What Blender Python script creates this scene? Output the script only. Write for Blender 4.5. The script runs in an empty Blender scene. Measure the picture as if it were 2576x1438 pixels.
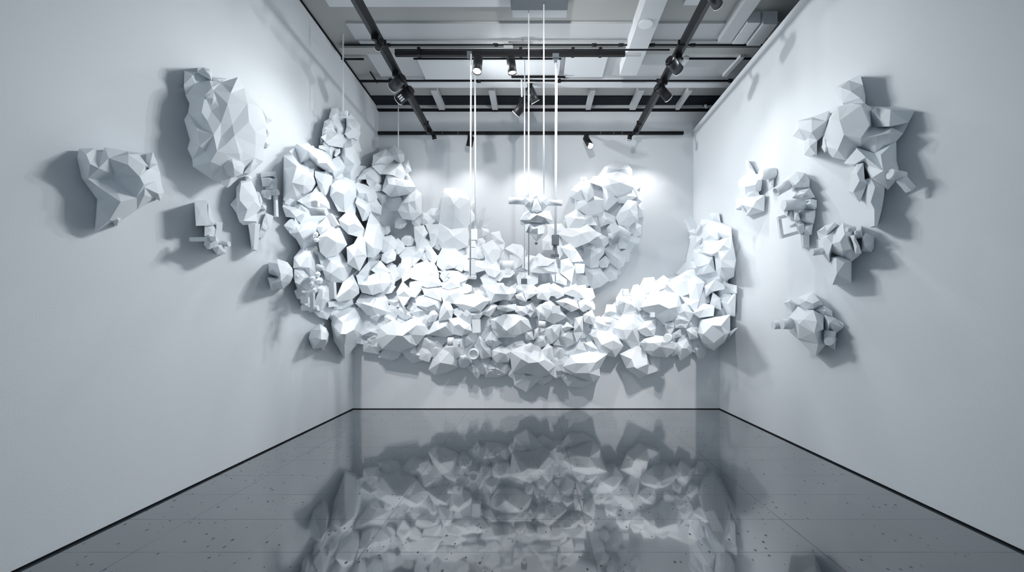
import bpy, bmesh, math, random
from mathutils import Vector, Matrix
from mathutils.geometry import delaunay_2d_cdt

# ---------------------------------------------------------------- frame and room numbers
F, CX, CY = 1100.0, 1344.0, 809.0          # focal length (px) and principal point of the 2576x1438 frame
EYE = 1.5
AL, AR = 3.116, 3.184                      # side walls: x = -AL and x = +AR
Y1, Y2 = 7.517, 8.75                       # lower and upper face of the back wall
LEDGE = EYE                                # height of the ledge between them
ZC, ZR = 5.794, 5.354                      # ceiling, top of the right partition
YF = -2.5                                  # how far the room runs behind the camera
scene = bpy.context.scene
COL = scene.collection
R = random.Random(11)

def P(px, py, y):
    return Vector(((px - CX) / F * y, y, EYE - (py - CY) / F * y))

def back(py, zone, px=1200.0):
    if zone in 'UF': return Y2
    if zone == 'L': return Y1
    if zone == 'A':                        # the carrying core: hangs back behind the boulders, stays on the wall behind the right lobe
        t = min(1.0, max(0.0, (py - 590.0) / 205.0)); t = t * t * (3 - 2 * t)
        if py < 760: t *= 1.0 - min(1.0, max(0.0, (px - 1385.0) / 70.0))
        return Y2 + (Y1 - Y2) * t
    t = min(1.0, max(0.0, (py - 470.0) / 325.0))
    t = t * t * (3 - 2 * t)
    return Y2 + (Y1 - Y2) * t

def V(px, py, p, zone='U'):
    """the point seen at (px, py) that lies p metres in front of the walls"""
    y = back(py, zone, px) - p
    if zone == 'F': return P(px, py, y)      # hanging free in the room
    if px < CX - 1: y = min(y, F * (AL - p) / (CX - px))
    if px > CX + 1: y = min(y, F * (AR - p) / (px - CX))
    return P(px, py, y)

# ---------------------------------------------------------------- materials
def mat(name, col, rough=0.85, spec=0.3, metal=0.0, bump=0.0, bscale=60.0, var=0.0, vscale=3.0):
    m = bpy.data.materials.new(name); m.use_nodes = True
    nt = m.node_tree; b = nt.nodes['Principled BSDF']
    b.inputs['Base Color'].default_value = (*col, 1)
    b.inputs['Roughness'].default_value = rough
    b.inputs['Metallic'].default_value = metal
    b.inputs['Specular IOR Level'].default_value = spec
    if bump or var:
        tc = nt.nodes.new('ShaderNodeTexCoord')
    if bump:
        n = nt.nodes.new('ShaderNodeTexNoise'); n.inputs['Scale'].default_value = bscale; n.inputs['Detail'].default_value = 4
        bp = nt.nodes.new('ShaderNodeBump'); bp.inputs['Strength'].default_value = bump; bp.inputs['Distance'].default_value = 0.01
        nt.links.new(tc.outputs['Object'], n.inputs['Vector']); nt.links.new(n.outputs['Fac'], bp.inputs['Height'])
        nt.links.new(bp.outputs['Normal'], b.inputs['Normal'])
    if var:
        n = nt.nodes.new('ShaderNodeTexNoise'); n.inputs['Scale'].default_value = vscale; n.inputs['Detail'].default_value = 3
        mx = nt.nodes.new('ShaderNodeMix'); mx.data_type = 'RGBA'
        mx.inputs[6].default_value = (*[c * (1 - var) for c in col], 1)
        mx.inputs[7].default_value = (*[min(1, c * (1 + var)) for c in col], 1)
        nt.links.new(tc.outputs['Object'], n.inputs['Vector']); nt.links.new(n.outputs['Fac'], mx.inputs[0])
        nt.links.new(mx.outputs[2], b.inputs['Base Color'])
    return m

M_PAPER = mat('white_paper', (0.80, 0.83, 0.86), 0.9, 0.15, var=0.015, vscale=6)
M_WALL = mat('white_wall_paint', (0.74, 0.765, 0.79), 0.9, 0.2, bump=0.10, bscale=90, var=0.01, vscale=1.2)
M_CEIL = mat('grey_ceiling', (0.40, 0.405, 0.395), 0.9, 0.2, var=0.03, vscale=2)
M_PANEL = mat('pale_ceiling_panel', (0.53, 0.545, 0.555), 0.85, 0.2, var=0.02, vscale=2)
M_PANEL2 = mat('lighter_ceiling_panel', (0.66, 0.68, 0.70), 0.8, 0.2)
M_DARK = mat('recess_shade', (0.02, 0.024, 0.03), 0.9, 0.1)
M_BLACK = mat('black_metal', (0.006, 0.0065, 0.008), 0.5, 0.3)
M_SATIN = mat('satin_black_metal', (0.022, 0.026, 0.031), 0.38, 0.5)
M_GREY = mat('grey_metal', (0.13, 0.15, 0.17), 0.5, 0.4)
M_TRIM = mat('black_shadow_gap', (0.008, 0.009, 0.011), 0.8, 0.1)
M_CORD = mat('white_cord', (0.86, 0.88, 0.90), 0.7, 0.2)

def emit(name, col, s):
    m = bpy.data.materials.new(name); m.use_nodes = True
    b = m.node_tree.nodes['Principled BSDF']
    b.inputs['Base Color'].default_value = (*col, 1)
    b.inputs['Emission Color'].default_value = (*col, 1); b.inputs['Emission Strength'].default_value = s
    return m
M_LENS = emit('lit_lens', (1, 0.98, 0.96), 2.5)

def floor_material():
    m = bpy.data.materials.new('polished_concrete_tiles'); m.use_nodes = True
    nt = m.node_tree; N = nt.nodes; L = nt.links; b = N['Principled BSDF']
    tc = N.new('ShaderNodeTexCoord'); sx = N.new('ShaderNodeSeparateXYZ'); L.new(tc.outputs['Object'], sx.inputs[0])
    def math_(op, a, v=None, c=None):
        n = N.new('ShaderNodeMath'); n.operation = op
        for i, q in enumerate((a, v, c)):
            if q is None: continue
            if isinstance(q, (int, float)): n.inputs[i].default_value = q
            else: L.new(q, n.inputs[i])
        return n.outputs[0]
    def seam(coord, off, step, wid):
        t = math_('ADD', coord, -off)
        t = math_('DIVIDE', t, step)
        t = math_('FRACT', math_('ADD', t, 100.5))
        t = math_('ABSOLUTE', math_('SUBTRACT', t, 0.5))
        return math_('LESS_THAN', t, wid / step)
    wob = N.new('ShaderNodeTexNoise'); wob.inputs['Scale'].default_value = 7; L.new(tc.outputs['Object'], wob.inputs['Vector'])
    xx = math_('ADD', sx.outputs[0], math_('MULTIPLY', wob.outputs['Fac'], 0.004))
    yy = math_('ADD', sx.outputs[1], math_('MULTIPLY', wob.outputs['Fac'], 0.004))
    s = math_('MAXIMUM', seam(xx, -0.761, 1.494, 0.0040), math_('MULTIPLY', seam(xx, -0.014, 1.494, 0.002), 0.35))
    s = math_('MAXIMUM', s, seam(yy, 2.95, 0.475, 0.0040))
    brk = N.new('ShaderNodeTexNoise'); brk.inputs['Scale'].default_value = 2.2; brk.inputs['Detail'].default_value = 4
    L.new(tc.outputs['Object'], brk.inputs['Vector'])
    s = math_('MULTIPLY', s, math_('MULTIPLY_ADD', brk.outputs['Fac'], 1.6, -0.25))
    # pits and scratches
    mp = N.new('ShaderNodeMapping'); mp.inputs['Scale'].default_value = (1.0, 0.55, 1.0); mp.inputs['Rotation'].default_value = (0, 0, 0.5)
    L.new(tc.outputs['Object'], mp.inputs['Vector'])
    vo = N.new('ShaderNodeTexVoronoi'); vo.inputs['Scale'].default_value = 30; vo.inputs['Randomness'].default_value = 1
    L.new(mp.outputs[0], vo.inputs['Vector'])
    sz = math_('MULTIPLY', N.new('ShaderNodeSeparateColor').outputs[0], 0.0)
    sc = N.new('ShaderNodeSeparateColor'); L.new(vo.outputs['Color'], sc.inputs[0])
    thr = math_('MULTIPLY', math_('POWER', sc.outputs[0], 4.0), 0.26)
    pit = math_('LESS_THAN', vo.outputs['Distance'], thr)
    # mottled polish
    n1 = N.new('ShaderNodeTexNoise'); n1.inputs['Scale'].default_value = 1.7; n1.inputs['Detail'].default_value = 8; n1.inputs['Roughness'].default_value = 0.62
    L.new(tc.outputs['Object'], n1.inputs['Vector'])
    mp2 = N.new('ShaderNodeMapping'); mp2.inputs['Scale'].default_value = (14, 3.0, 1); mp2.inputs['Rotation'].default_value = (0, 0, 0.55)
    L.new(tc.outputs['Object'], mp2.inputs['Vector'])
    n2 = N.new('ShaderNodeTexNoise'); n2.inputs['Scale'].default_value = 3.5; n2.inputs['Detail'].default_value = 6
    L.new(mp2.outputs[0], n2.inputs['Vector'])
    f = math_('ADD', math_('MULTIPLY', n1.outputs['Fac'], 0.65), math_('MULTIPLY', n2.outputs['Fac'], 0.35))
    cr = N.new('ShaderNodeValToRGB'); L.new(f, cr.inputs[0])
    cr.color_ramp.elements[0].position = 0.3; cr.color_ramp.elements[0].color = (0.036, 0.046, 0.055, 1)
    cr.color_ramp.elements[1].position = 0.72; cr.color_ramp.elements[1].color = (0.090, 0.112, 0.126, 1)
    dk = N.new('ShaderNodeMix'); dk.data_type = 'RGBA'; dk.inputs[7].default_value = (0.012, 0.015, 0.018, 1)
    L.new(cr.outputs[0], dk.inputs[6]); L.new(math_('MINIMUM', math_('ADD', math_('MULTIPLY', pit, 0.8), math_('MAXIMUM', s, 0.0)), 1.0), dk.inputs[0])
    L.new(dk.outputs[2], b.inputs['Base Color'])
    rr = math_('MULTIPLY_ADD', n2.outputs['Fac'], 0.10, 0.05)
    rr = math_('ADD', rr, math_('MULTIPLY', pit, 0.4))
    L.new(rr, b.inputs['Roughness'])
    b.inputs['Specular IOR Level'].default_value = 0.9
    L.new(math_('SUBTRACT', 1.0, math_('MINIMUM', math_('ADD', pit, s), 0.92)), b.inputs['Coat Weight']); b.inputs['Coat Roughness'].default_value = 0.035; b.inputs['Coat IOR'].default_value = 2.05
    bp = N.new('ShaderNodeBump'); bp.inputs['Strength'].default_value = 0.05; bp.inputs['Distance'].default_value = 0.01
    L.new(math_('SUBTRACT', n2.outputs['Fac'], math_('MULTIPLY', s, 0.6)), bp.inputs['Height']); L.new(bp.outputs[0], b.inputs['Normal'])
    return m
M_FLOOR = floor_material()

# ---------------------------------------------------------------- object helpers
def link(name, verts, faces, m, parent=None, smooth=False):
    """one mesh object from world-space points"""
    if parent is not None:
        base = parent['_base'] if '_base' in parent else (0, 0, 0)
    else:
        c = sum((Vector(v) for v in verts), Vector()) / len(verts); base = tuple(c)
    b = Vector(base)
    me = bpy.data.meshes.new(name)
    me.from_pydata([tuple(Vector(v) - b) for v in verts], [], faces)
    bm = bmesh.new(); bm.from_mesh(me); bmesh.ops.recalc_face_normals(bm, faces=bm.faces); bm.to_mesh(me); bm.free()
    me.materials.append(m)
    for p in me.polygons: p.use_smooth = smooth
    o = bpy.data.objects.new(name, me); COL.objects.link(o)
    BASE[o.name] = b
    if parent is not None:
        o.parent = parent
        o.location = (0, 0, 0)
    else:
        o.location = b
    return o
BASE = {}

def tag(o, label=None, cat=None, group=None, kind=None):
    if label: o['label'] = label
    if cat: o['category'] = cat
    if group: o['group'] = group
    if kind: o['kind'] = kind
    return o

def thing(name, at, label, cat, group=None):
    o = bpy.data.objects.new(name, None); COL.objects.link(o)
    o.empty_display_size = 0.1
    o.location = at
    BASE[o.name] = Vector(at)
    return tag(o, label, cat, group)

def link2(name, verts, faces, m, parent=None, smooth=False):
    """like link, for a child of a thing or of a part"""
    if parent is None: return link(name, verts, faces, m, None, smooth)
    b = BASE[parent.name]
    me = bpy.data.meshes.new(name)
    me.from_pydata([tuple(Vector(v) - b) for v in verts], [], faces)
    bm = bmesh.new(); bm.from_mesh(me); bmesh.ops.recalc_face_normals(bm, faces=bm.faces); bm.to_mesh(me); bm.free()
    me.materials.append(m)
    for p in me.polygons: p.use_smooth = smooth
    o = bpy.data.objects.new(name, me); COL.objects.link(o)
    o.parent = parent
    BASE[o.name] = b
    return o

def box_geo(x0, x1, y0, y1, z0, z1):
    v = [(x, y, z) for x in (x0, x1) for y in (y0, y1) for z in (z0, z1)]
    f = [(0, 1, 3, 2), (4, 6, 7, 5), (0, 4, 5, 1), (2, 3, 7, 6), (0, 2, 6, 4), (1, 5, 7, 3)]
    return v, f

def box(name, b, m, parent=None):
    v, f = box_geo(*b); return link2(name, v, f, m, parent)

def tube_geo(a, b, r0, r1=None, n=16, hollow=0.0):
    a, b = Vector(a), Vector(b); r1 = r0 if r1 is None else r1
    d = (b - a).normalized()
    u = d.orthogonal().normalized(); w = d.cross(u)
    v, f = [], []
    for c, r in ((a, r0), (b, r1)):
        for i in range(n):
            t = 2 * math.pi * i / n
            v.append(c + (u * math.cos(t) + w * math.sin(t)) * r)
    for i in range(n):
        j = (i + 1) % n; f.append((i, j, n + j, n + i))
    f.append(tuple(range(n - 1, -1, -1)))
    if hollow <= 0: f.append(tuple(range(n, 2 * n)))
    else:
        k = len(v)
        for c, q in ((b, hollow), (b - d * r1 * 0.9, hollow)):
            for i in range(n):
                t = 2 * math.pi * i / n
                v.append(c + (u * math.cos(t) + w * math.sin(t)) * r1 * q)
        for i in range(n):
            j = (i + 1) % n
            f.append((n + i, n + j, k + j, k + i)); f.append((k + i, k + j, k + n + j, k + n + i))
        f.append(tuple(range(k + n, k + 2 * n)))
    return v, f

def tube(name, a, b, r0, m, parent=None, r1=None, n=20, hollow=0.0):
    v, f = tube_geo(a, b, r0, r1, n, hollow)
    o = link2(name, v, f, m, parent)
    for p in o.data.polygons: p.use_smooth = len(p.vertices) == 4
    return o

def bar_geo(a, b, w0, t0, w1=None, t1=None, up=(0, 0, 1)):
    """a square-section bar from a to b, w wide and t thick, tapering if w1/t1 are given"""
    a, b = Vector(a), Vector(b); w1 = w0 if w1 is None else w1; t1 = t0 if t1 is None else t1
    d = (b - a).normalized(); s = d.cross(Vector(up))
    if s.length < 1e-3: s = d.cross(Vector((1, 0, 0)))
    s.normalize(); q = s.cross(d)
    v = []
    for c, w, t in ((a, w0, t0), (b, w1, t1)):
        for i, j in ((-1, -1), (1, -1), (1, 1), (-1, 1)):
            v.append(c + s * (w / 2 * i) + q * (t / 2 * j))
    return v, [(0, 3, 2, 1), (4, 5, 6, 7), (0, 1, 5, 4), (1, 2, 6, 5), (2, 3, 7, 6), (3, 0, 4, 7)]

def bar(name, a, b, w, t, m, parent=None, w1=None, t1=None, up=(0, 0, 1)):
    v, f = bar_geo(a, b, w, t, w1, t1, up); return link2(name, v, f, m, parent)

# ---------------------------------------------------------------- faceted paper volumes
CROP = {'A': (660, 250, 400 / 1855), 'B': (640, 520, 420 / 1510), 'C': (1040, 440, 400 / 1917), 'D': (1260, 400, 400 / 1692),
        'E': (880, 640, 440 / 1861), 'G': (1180, 700, 380 / 1821), 'H': (1480, 640, 400 / 1798), 'I': (1660, 500, 240 / 1327),
        'S': (100, 330, 360 / 1785), 'K': (400, 150, 320 / 1315), 'N': (420, 400, 300 / 1659), 'Q': (1940, 170, 460 / 1470),
        'X': (1800, 380, 440 / 1665), 'Z': (1900, 700, 300 / 1797), '0': (0, 0, 1.0)}

def conv(crop, q):
    x0, y0, s = CROP[crop]
    return (x0 + q[0] * s, y0 + q[1] * s) + tuple(q[2:])

LEAN = [None]                               # (px, metres per px): a wall piece turns its face to the room, touching the wall at px
def lean_at(x):
    if LEAN[0] is None: return 0.0
    x0, k_ = LEAN[0]
    return max(0.0, (x - x0) * k_ if x0 < CX else (x0 - x) * k_)
def facet_geo(outline, inner, prot=None, p0=0.08, zone='M', grow=1.04, shrink=0.88, pb=None, seed=0, jit=0.24, k=0.80, foot=False):
    """a closed faceted volume: outline and inner corners (px, py[, height 0..1]) lifted off the walls like a dome"""
    rg = random.Random(seed * 7919 + 13)
    n = len(outline)
    ar = sum(outline[i][0] * outline[(i + 1) % n][1] - outline[(i + 1) % n][0] * outline[i][1] for i in range(n)) / 2
    if abs(ar) < 1: ar = 1
    cx = sum((outline[i][0] + outline[(i + 1) % n][0]) * (outline[i][0] * outline[(i + 1) % n][1] - outline[(i + 1) % n][0] * outline[i][1]) for i in range(n)) / (6 * ar)
    cy = sum((outline[i][1] + outline[(i + 1) % n][1]) * (outline[i][0] * outline[(i + 1) % n][1] - outline[(i + 1) % n][0] * outline[i][1]) for i in range(n)) / (6 * ar)
    rad = math.sqrt(abs(ar) / math.pi)
    yc = V(cx, cy, p0, zone).y
    if prot is None: prot = min(0.60, k * rad * yc / F)
    out = [(cx + (q[0] - cx) * grow, cy + (q[1] - cy) * grow) + tuple(q[2:]) for q in outline]
    def reach(q):
        dx, dy = q[0] - cx, q[1] - cy
        d = math.hypot(dx, dy)
        if d < 1e-6: return 0.0
        best = 1e9
        for i in range(n):
            ax, ay = out[i][0] - cx, out[i][1] - cy; bx, by = out[(i + 1) % n][0] - cx, out[(i + 1) % n][1] - cy
            den = dx * (by - ay) - dy * (bx - ax)
            if abs(den) < 1e-9: continue
            t = (ax * (by - ay) - ay * (bx - ax)) / den
            u = (ax * dy - ay * dx) / den
            if t > 0 and -1e-6 <= u <= 1 + 1e-6: best = min(best, t)
        return min(0.98, 1.0 / best) if best < 1e8 else 0.9
    if not inner:
        inner = [(cx + rg.uniform(-0.25, 0.25) * rad, cy + rg.uniform(-0.3, 0.15) * rad)]
    hs = [(q[2] if len(q) > 2 else rg.uniform(0, 0.12)) * prot for q in out]
    for q in inner:
        if len(q) > 2: hs.append(q[2] * prot)
        else: hs.append(prot * (math.sqrt(1 - reach(q) ** 2) * 0.95 + rg.uniform(-jit, jit) * 0.8))
    pts = [Vector((q[0], q[1])) for q in out] + [Vector((q[0], q[1])) for q in inner]
    rv, re_, rf, ov, oe, of = delaunay_2d_cdt(pts, [(i, (i + 1) % n) for i in range(n)], [], 1, 1e-4)
    verts, faces, px = [], [], []
    for i, q in enumerate(rv):
        h = hs[ov[i][0]] if ov[i] else 0.3 * prot
        px.append((q.x, q.y)); verts.append(V(q.x, q.y, p0 + h + lean_at(q.x), zone))
    cnt = {}
    for t in rf:
        t = tuple(t); faces.append(t)
        for a, b in zip(t, t[1:] + t[:1]):
            e = (min(a, b), max(a, b)); cnt[e] = cnt.get(e, 0) + 1
    rim = [e for e, c in cnt.items() if c == 1]
    if pb is None: pb = max(0.012, p0 - 0.22)
    nv = len(verts)
    if foot:                               # stands square on a side wall: its back is the front seen along the wall's normal
        fs = [verts[i].copy() for i in range(nv)]
        mid = sum(fs, Vector()) / nv
        xw = -(AL - pb) if cx < CX else AR - pb
        for q in fs: verts.append(Vector((xw, mid.y + (q.y - mid.y) * shrink, mid.z + (q.z - mid.z) * shrink)))
    else:
        for q in px: verts.append(V(cx + (q[0] - cx) * shrink, cy + (q[1] - cy) * shrink, pb, zone))
    faces += [tuple(nv + i for i in reversed(t)) for t in faces]
    for a, b in rim: faces.append((a, b, nv + b, nv + a))
    return verts, faces, rad

def facet(parent, name, crop, outline, inner=(), m=None, **kw):
    o = [conv(crop, q) for q in outline]; i = [conv(crop, q) for q in inner]
    if crop in SIDE_CROPS:
        kw = dict(kw)
        kw['p0'] = kw.get('p0', .08) * SIDE_DEPTH[crop]
        if kw.get('prot') is not None: kw['prot'] *= SIDE_DEPTH[crop]
    v, f, _ = facet_geo(o, i, **kw)
    return link2(name, v, f, m or M_PAPER, parent)
SIDE_CROPS, SIDE_DEPTH = 'SKNQXZ', {'S': .5, 'K': .48, 'N': .36, 'Q': .56, 'X': .6, 'Z': .62}

def VP(crop, x, y, p, zone='U'):
    q = conv(crop, (x, y)); return V(q[0], q[1], p, zone)

def pair(crop, a, b, p, zone='U', dy=0.0):
    """two points of one depth: the pixels a and b, at the depth of the spot p metres off the wall between them"""
    A, B = conv(crop, a), conv(crop, b)
    if crop in SIDE_CROPS: p *= SIDE_DEPTH[crop]
    if zone == 'U': p += lean_at((A[0] + B[0]) / 2)
    y = V((A[0] + B[0]) / 2, (A[1] + B[1]) / 2, p, zone).y
    return P(A[0], A[1], y - dy / 2), P(B[0], B[1], y + dy / 2), y * CROP[crop][2] / F
def ctube(name, crop, a, b, d, parent, p, zone='U', d1=None, dy=0.0, n=22, hollow=0.0):
    A, B, k = pair(crop, a, b, p, zone, dy)
    return tube(name, A, B, d / 2 * k, M_PAPER, parent, r1=None if d1 is None else d1 / 2 * k, n=n, hollow=hollow)
def cbar(name, crop, a, b, d, parent, p, zone='U', t=None, dy=0.0):
    A, B, k = pair(crop, a, b, p, zone, dy)
    dr = (B - A).normalized()
    up = (0, 1, 0)
    return bar(name, A, B, d * k, (t or d) * k, M_PAPER, parent, up=up)
# ================================================================ the room
def struct(name, b, m):
    return tag(box(name, b, m), kind='structure')
XO = 5.6                                   # the space beyond the right partition
struct('floor', (-AL - 0.2, XO, YF, Y2 + 0.2, -0.15, 0.0), M_FLOOR)
struct('wall_left', (-AL - 0.2, -AL, YF, Y2 + 0.2, 0.0, ZC + 0.25), M_WALL)
struct('wall_right', (AR, AR + 0.16, YF, Y2, 0.0, ZR), M_WALL)
struct('wall_back', (-AL, XO, Y2, Y2 + 0.2, 0.0, ZC + 0.25), M_WALL)
struct('wall_back_ledge', (-AL, AR, Y1, Y2, 0.0, LEDGE), M_WALL)
struct('wall_far_right', (XO, XO + 0.2, YF, Y2 + 0.2, 0.0, ZC + 0.25), M_WALL)
struct('ceiling', (-AL, XO, YF, Y2, ZC, ZC + 0.25), M_CEIL)
struct('base_shadow_strip_left', (-AL, -AL + 0.006, YF, Y1, 0.0, 0.014), M_TRIM)  # black strips paint the shadow gap at the foot of the walls
struct('base_shadow_strip_right', (AR - 0.006, AR, YF, Y1, 0.0, 0.014), M_TRIM)
struct('base_shadow_strip_back', (-AL, AR, Y1 - 0.006, Y1, 0.0, 0.012), M_TRIM)
struct('top_shadow_strip_left', (-AL, -AL + 0.012, YF, Y2, ZC - 0.03, ZC), M_TRIM)  # black strip paints the shadow gap under the ceiling
struct('top_shadow_strip_right', (AR + 0.002, AR + 0.02, YF, Y2, ZR, ZR + 0.012), M_TRIM)  # black strip paints the dark gap over the partition

HC = ZC - EYE
def cy_(py, h=HC): return F * h / (CY - py)
def cx_(px, py, h=HC): return (px - CX) / (CY - py) * h
def slab(name, x0, x1, y0, y1, drop, thick, m, label, cat):
    return tag(box(name, (x0, x1, y0, y1, ZC - drop, ZC - drop + thick), m), label, cat)

# flat panels fixed to the ceiling
slab('ceiling_panel', -2.70, XO - 0.3, cy_(54), cy_(95), 0.03, 0.03, M_PANEL, 'wide pale ceiling panel running across behind the hanging light box', 'ceiling panel')
slab('ceiling_panel', -2.66, XO - 0.3, cy_(95) + 0.004, cy_(200), 0.045, 0.045, M_PANEL, 'broad pale ceiling panel above the black cross rail', 'ceiling panel')
slab('ceiling_panel', -2.76, -0.26, 4.2, cy_(8), 0.05, 0.05, M_PANEL2, 'bright ceiling panel cut off by the top edge left of the light box', 'ceiling panel')
slab('ceiling_panel', 2.0, 2.42, 4.6, cy_(4), 0.05, 0.05, M_PANEL2, 'bright ceiling panel cut off by the top edge beside the right rail', 'ceiling panel')
h3 = HC - 0.10
slab('ceiling_panel', cx_(1048, 148, h3), cx_(1410, 148, h3), cy_(148, h3), cy_(200, h3), 0.10, 0.05, M_PANEL2, 'pale rectangular ceiling panel with a dark back edge behind the cross rail', 'ceiling panel')
slab('ceiling_panel', cx_(1424, 142, h3), cx_(1530, 142, h3), cy_(142, h3), cy_(196, h3), 0.085, 0.03, M_PANEL2, 'pale ceiling panel between the rectangular panel and the long duct', 'ceiling panel')
# dark gaps between panels
def gap(x0, x1, py, drop, label, w=0.03):
    y = cy_(py, HC - drop)
    return tag(box('ceiling_gap_strip', (x0, x1, y - w / 2, y + w / 2, ZC - drop - 0.012, ZC - drop + 0.004), M_TRIM), label, 'gap strip')
gap(cx_(1048, 147), cx_(1410, 147), 147, 0.11, 'black strip along the near edge of the pale rectangular ceiling panel')
gap(cx_(1710, 147), cx_(1895, 147), 147, 0.05, 'black strip across the ceiling right of the right rail')
gap(-AL, cx_(920, 148), 148, 0.05, 'short black strip across the ceiling beside the left wall')
gap(cx_(1288, 193), cx_(1420, 193), 193, 0.12, 'short black strip on the ceiling above the crossed pair of spotlights', 0.04)
tag(box('ceiling_gap_strip', (-2.79, -2.775, cy_(172), cy_(200), ZC - 0.07, ZC - 0.045), M_TRIM), 'black strip running in depth along the ceiling near the left wall', 'gap strip')
tag(box('ceiling_gap_strip', (2.83, 2.85, 5.3, cy_(73), ZC - 0.08, ZC - 0.03), M_TRIM), 'black strip running in depth along the ceiling beside the flat ducts', 'gap strip')

# long duct in depth with its round cover
hd = HC - 0.24
duct = tag(box('ceiling_duct', (0.347 * hd, 0.415 * hd, 2.2, cy_(190, hd), EYE + hd, ZC), M_PANEL2), 'long pale square duct running in depth across the ceiling', 'ceiling duct')
yd = cy_(60, hd)
v, f = tube_geo(((1624 - CX) / (CY - 60) * hd, yd, EYE + hd), ((1624 - CX) / (CY - 60) * hd, yd, EYE + hd - 0.012), 0.095, n=28)
tag(link2('ceiling_cover_plate', v, f, M_CORD), 'white round cover plate under the long pale ceiling duct', 'cover plate')
# flat ducts above the right partition
for i, (a, b, e, lab) in enumerate(((1806, 1838, 108, 'left one of the three flat pale ducts above the right wall'),
                                    (1842, 1872, 111, 'middle one of the three flat pale ducts above the right wall'),
                                    (1878, 1912, 115, 'right one of the three flat pale ducts above the right wall'))):
    hh = HC - 0.14 - 0.02 * i
    tag(box('ceiling_flat_duct', (cx_(a, e, hh), cx_(b, e, hh), 4.4 if i == 0 else 6.05, cy_(e, hh), EYE + hh, ZC), (M_PANEL, M_PANEL2, M_PANEL2)[i]), lab, 'ceiling duct', 'flat ducts above the right wall')
tag(box('cable_tray', (-3.0, XO - 0.3, cy_(117, HC - .07), cy_(117, HC - .07) + 0.16, ZC - 0.09, ZC - 0.05), M_CEIL), 'grey cable tray across the ceiling behind the thin black pipe', 'cable tray')
def pipe(name, a, b, r, label, couplings=(), m=None):
    t = thing(name, a, label, 'pipe')
    tube('pipe_run', a, b, r, m or M_BLACK, t, n=12)
    for q in couplings:
        c = Vector(a).lerp(Vector(b), q); d = (Vector(b) - Vector(a)).normalized() * 0.035
        tube('coupling', c - d, c + d, r * 1.8, m or M_BLACK, t, n=12)
    return t
yp = cy_(113, HC - 0.10)
pipe('ceiling_pipe', (-2.9, yp, ZC - 0.10), (3.9, yp, ZC - 0.10), 0.013, 'thin black pipe across the ceiling just above the cross rail', (0.1, 0.34, 0.56, 0.62, 0.69, 0.78))
yp = cy_(204, HC - 0.10)
pipe('ceiling_pipe', (-3.05, yp, ZC - 0.10), (3.9, yp, ZC - 0.10), 0.022, 'black pipe along the pale beam at the back of the ceiling', (0.08, 0.3, 0.5, 0.75, 0.93))
# pale cross beam, joists, flat near-black slab painting the recess shade, and edge beam at the back
tag(box('cross_beam', (cx_(1000, 214), XO - 0.3, cy_(206, HC - .12), cy_(214, HC - .12) + 0.05, ZC - 0.14, ZC), M_PANEL2), 'pale beam across the ceiling in front of the dark gap', 'ceiling beam')
struct('ceiling_recess_shade', (-AL, XO, cy_(240), Y2, ZC - 0.02, ZC + 0.01), M_DARK)
jl = ['first', 'second', 'third', 'fourth', 'fifth', 'sixth']
for i, (a, w) in enumerate(((880, 8), (1092, 16), (1237, 15), (1491, 13), (1612, 16), (1735, 10))):
    hh = HC - 0.10
    x = cx_(a, 228, hh)
    tag(box('ceiling_joist', (x - w / 1100 * 4, x + w / 1100 * 4, 7.9, 8.62, ZC - 0.12, ZC - 0.02), M_PANEL), f'pale joist across the dark ceiling gap, {jl[i]} from the left wall', 'ceiling joist', 'joists over the back wall')
tag(box('edge_beam', (-AL, XO - 0.3, Y2 - 0.12, Y2 - 0.001, ZC - 0.075, ZC - 0.02), M_PANEL), 'slim pale beam along the top of the back wall', 'ceiling beam')
tag(box('edge_strip', (-AL, XO - 0.3, Y2 - 0.10, Y2 - 0.001, ZC - 0.092, ZC - 0.077), M_TRIM), 'black line under the slim beam on the back wall', 'trim strip')
for (a, b, lab) in (((1822, 190), (1868, 140), 'pale slanting ceiling batten close to the right wall top'),
                    ((1708, 172), (1728, 146), 'short pale ceiling batten right of the right rail')):
    tag(bar('ceiling_batten', P(a[0], a[1], cy_(a[1], HC - .08)), P(b[0], b[1], cy_(b[1], HC - .08)), 0.07, 0.05, M_PANEL2), lab, 'ceiling batten')
tag(box('ceiling_junction_box', (cx_(1267, 117, HC - .13), cx_(1290, 117, HC - .13), 6.62, 6.74, ZC - 0.17, ZC - 0.08), M_PANEL), 'small pale junction box on the thin ceiling pipe', 'junction box')
# hanging light box at the top edge
t = thing('ceiling_light_box', (0.07, 5.7, EYE + 4.08), 'square light box hanging at the top edge between two cords', 'light box')
box('housing', (-0.30, 0.43, 5.05, 5.66, EYE + 4.03, ZC), M_GREY, t)
tag(box('pale_edge', (-0.29, 0.43, 5.665, cy_(44, 4.10), EYE + 4.10, ZC), M_PANEL2, t), 'pale edge panel')

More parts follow.
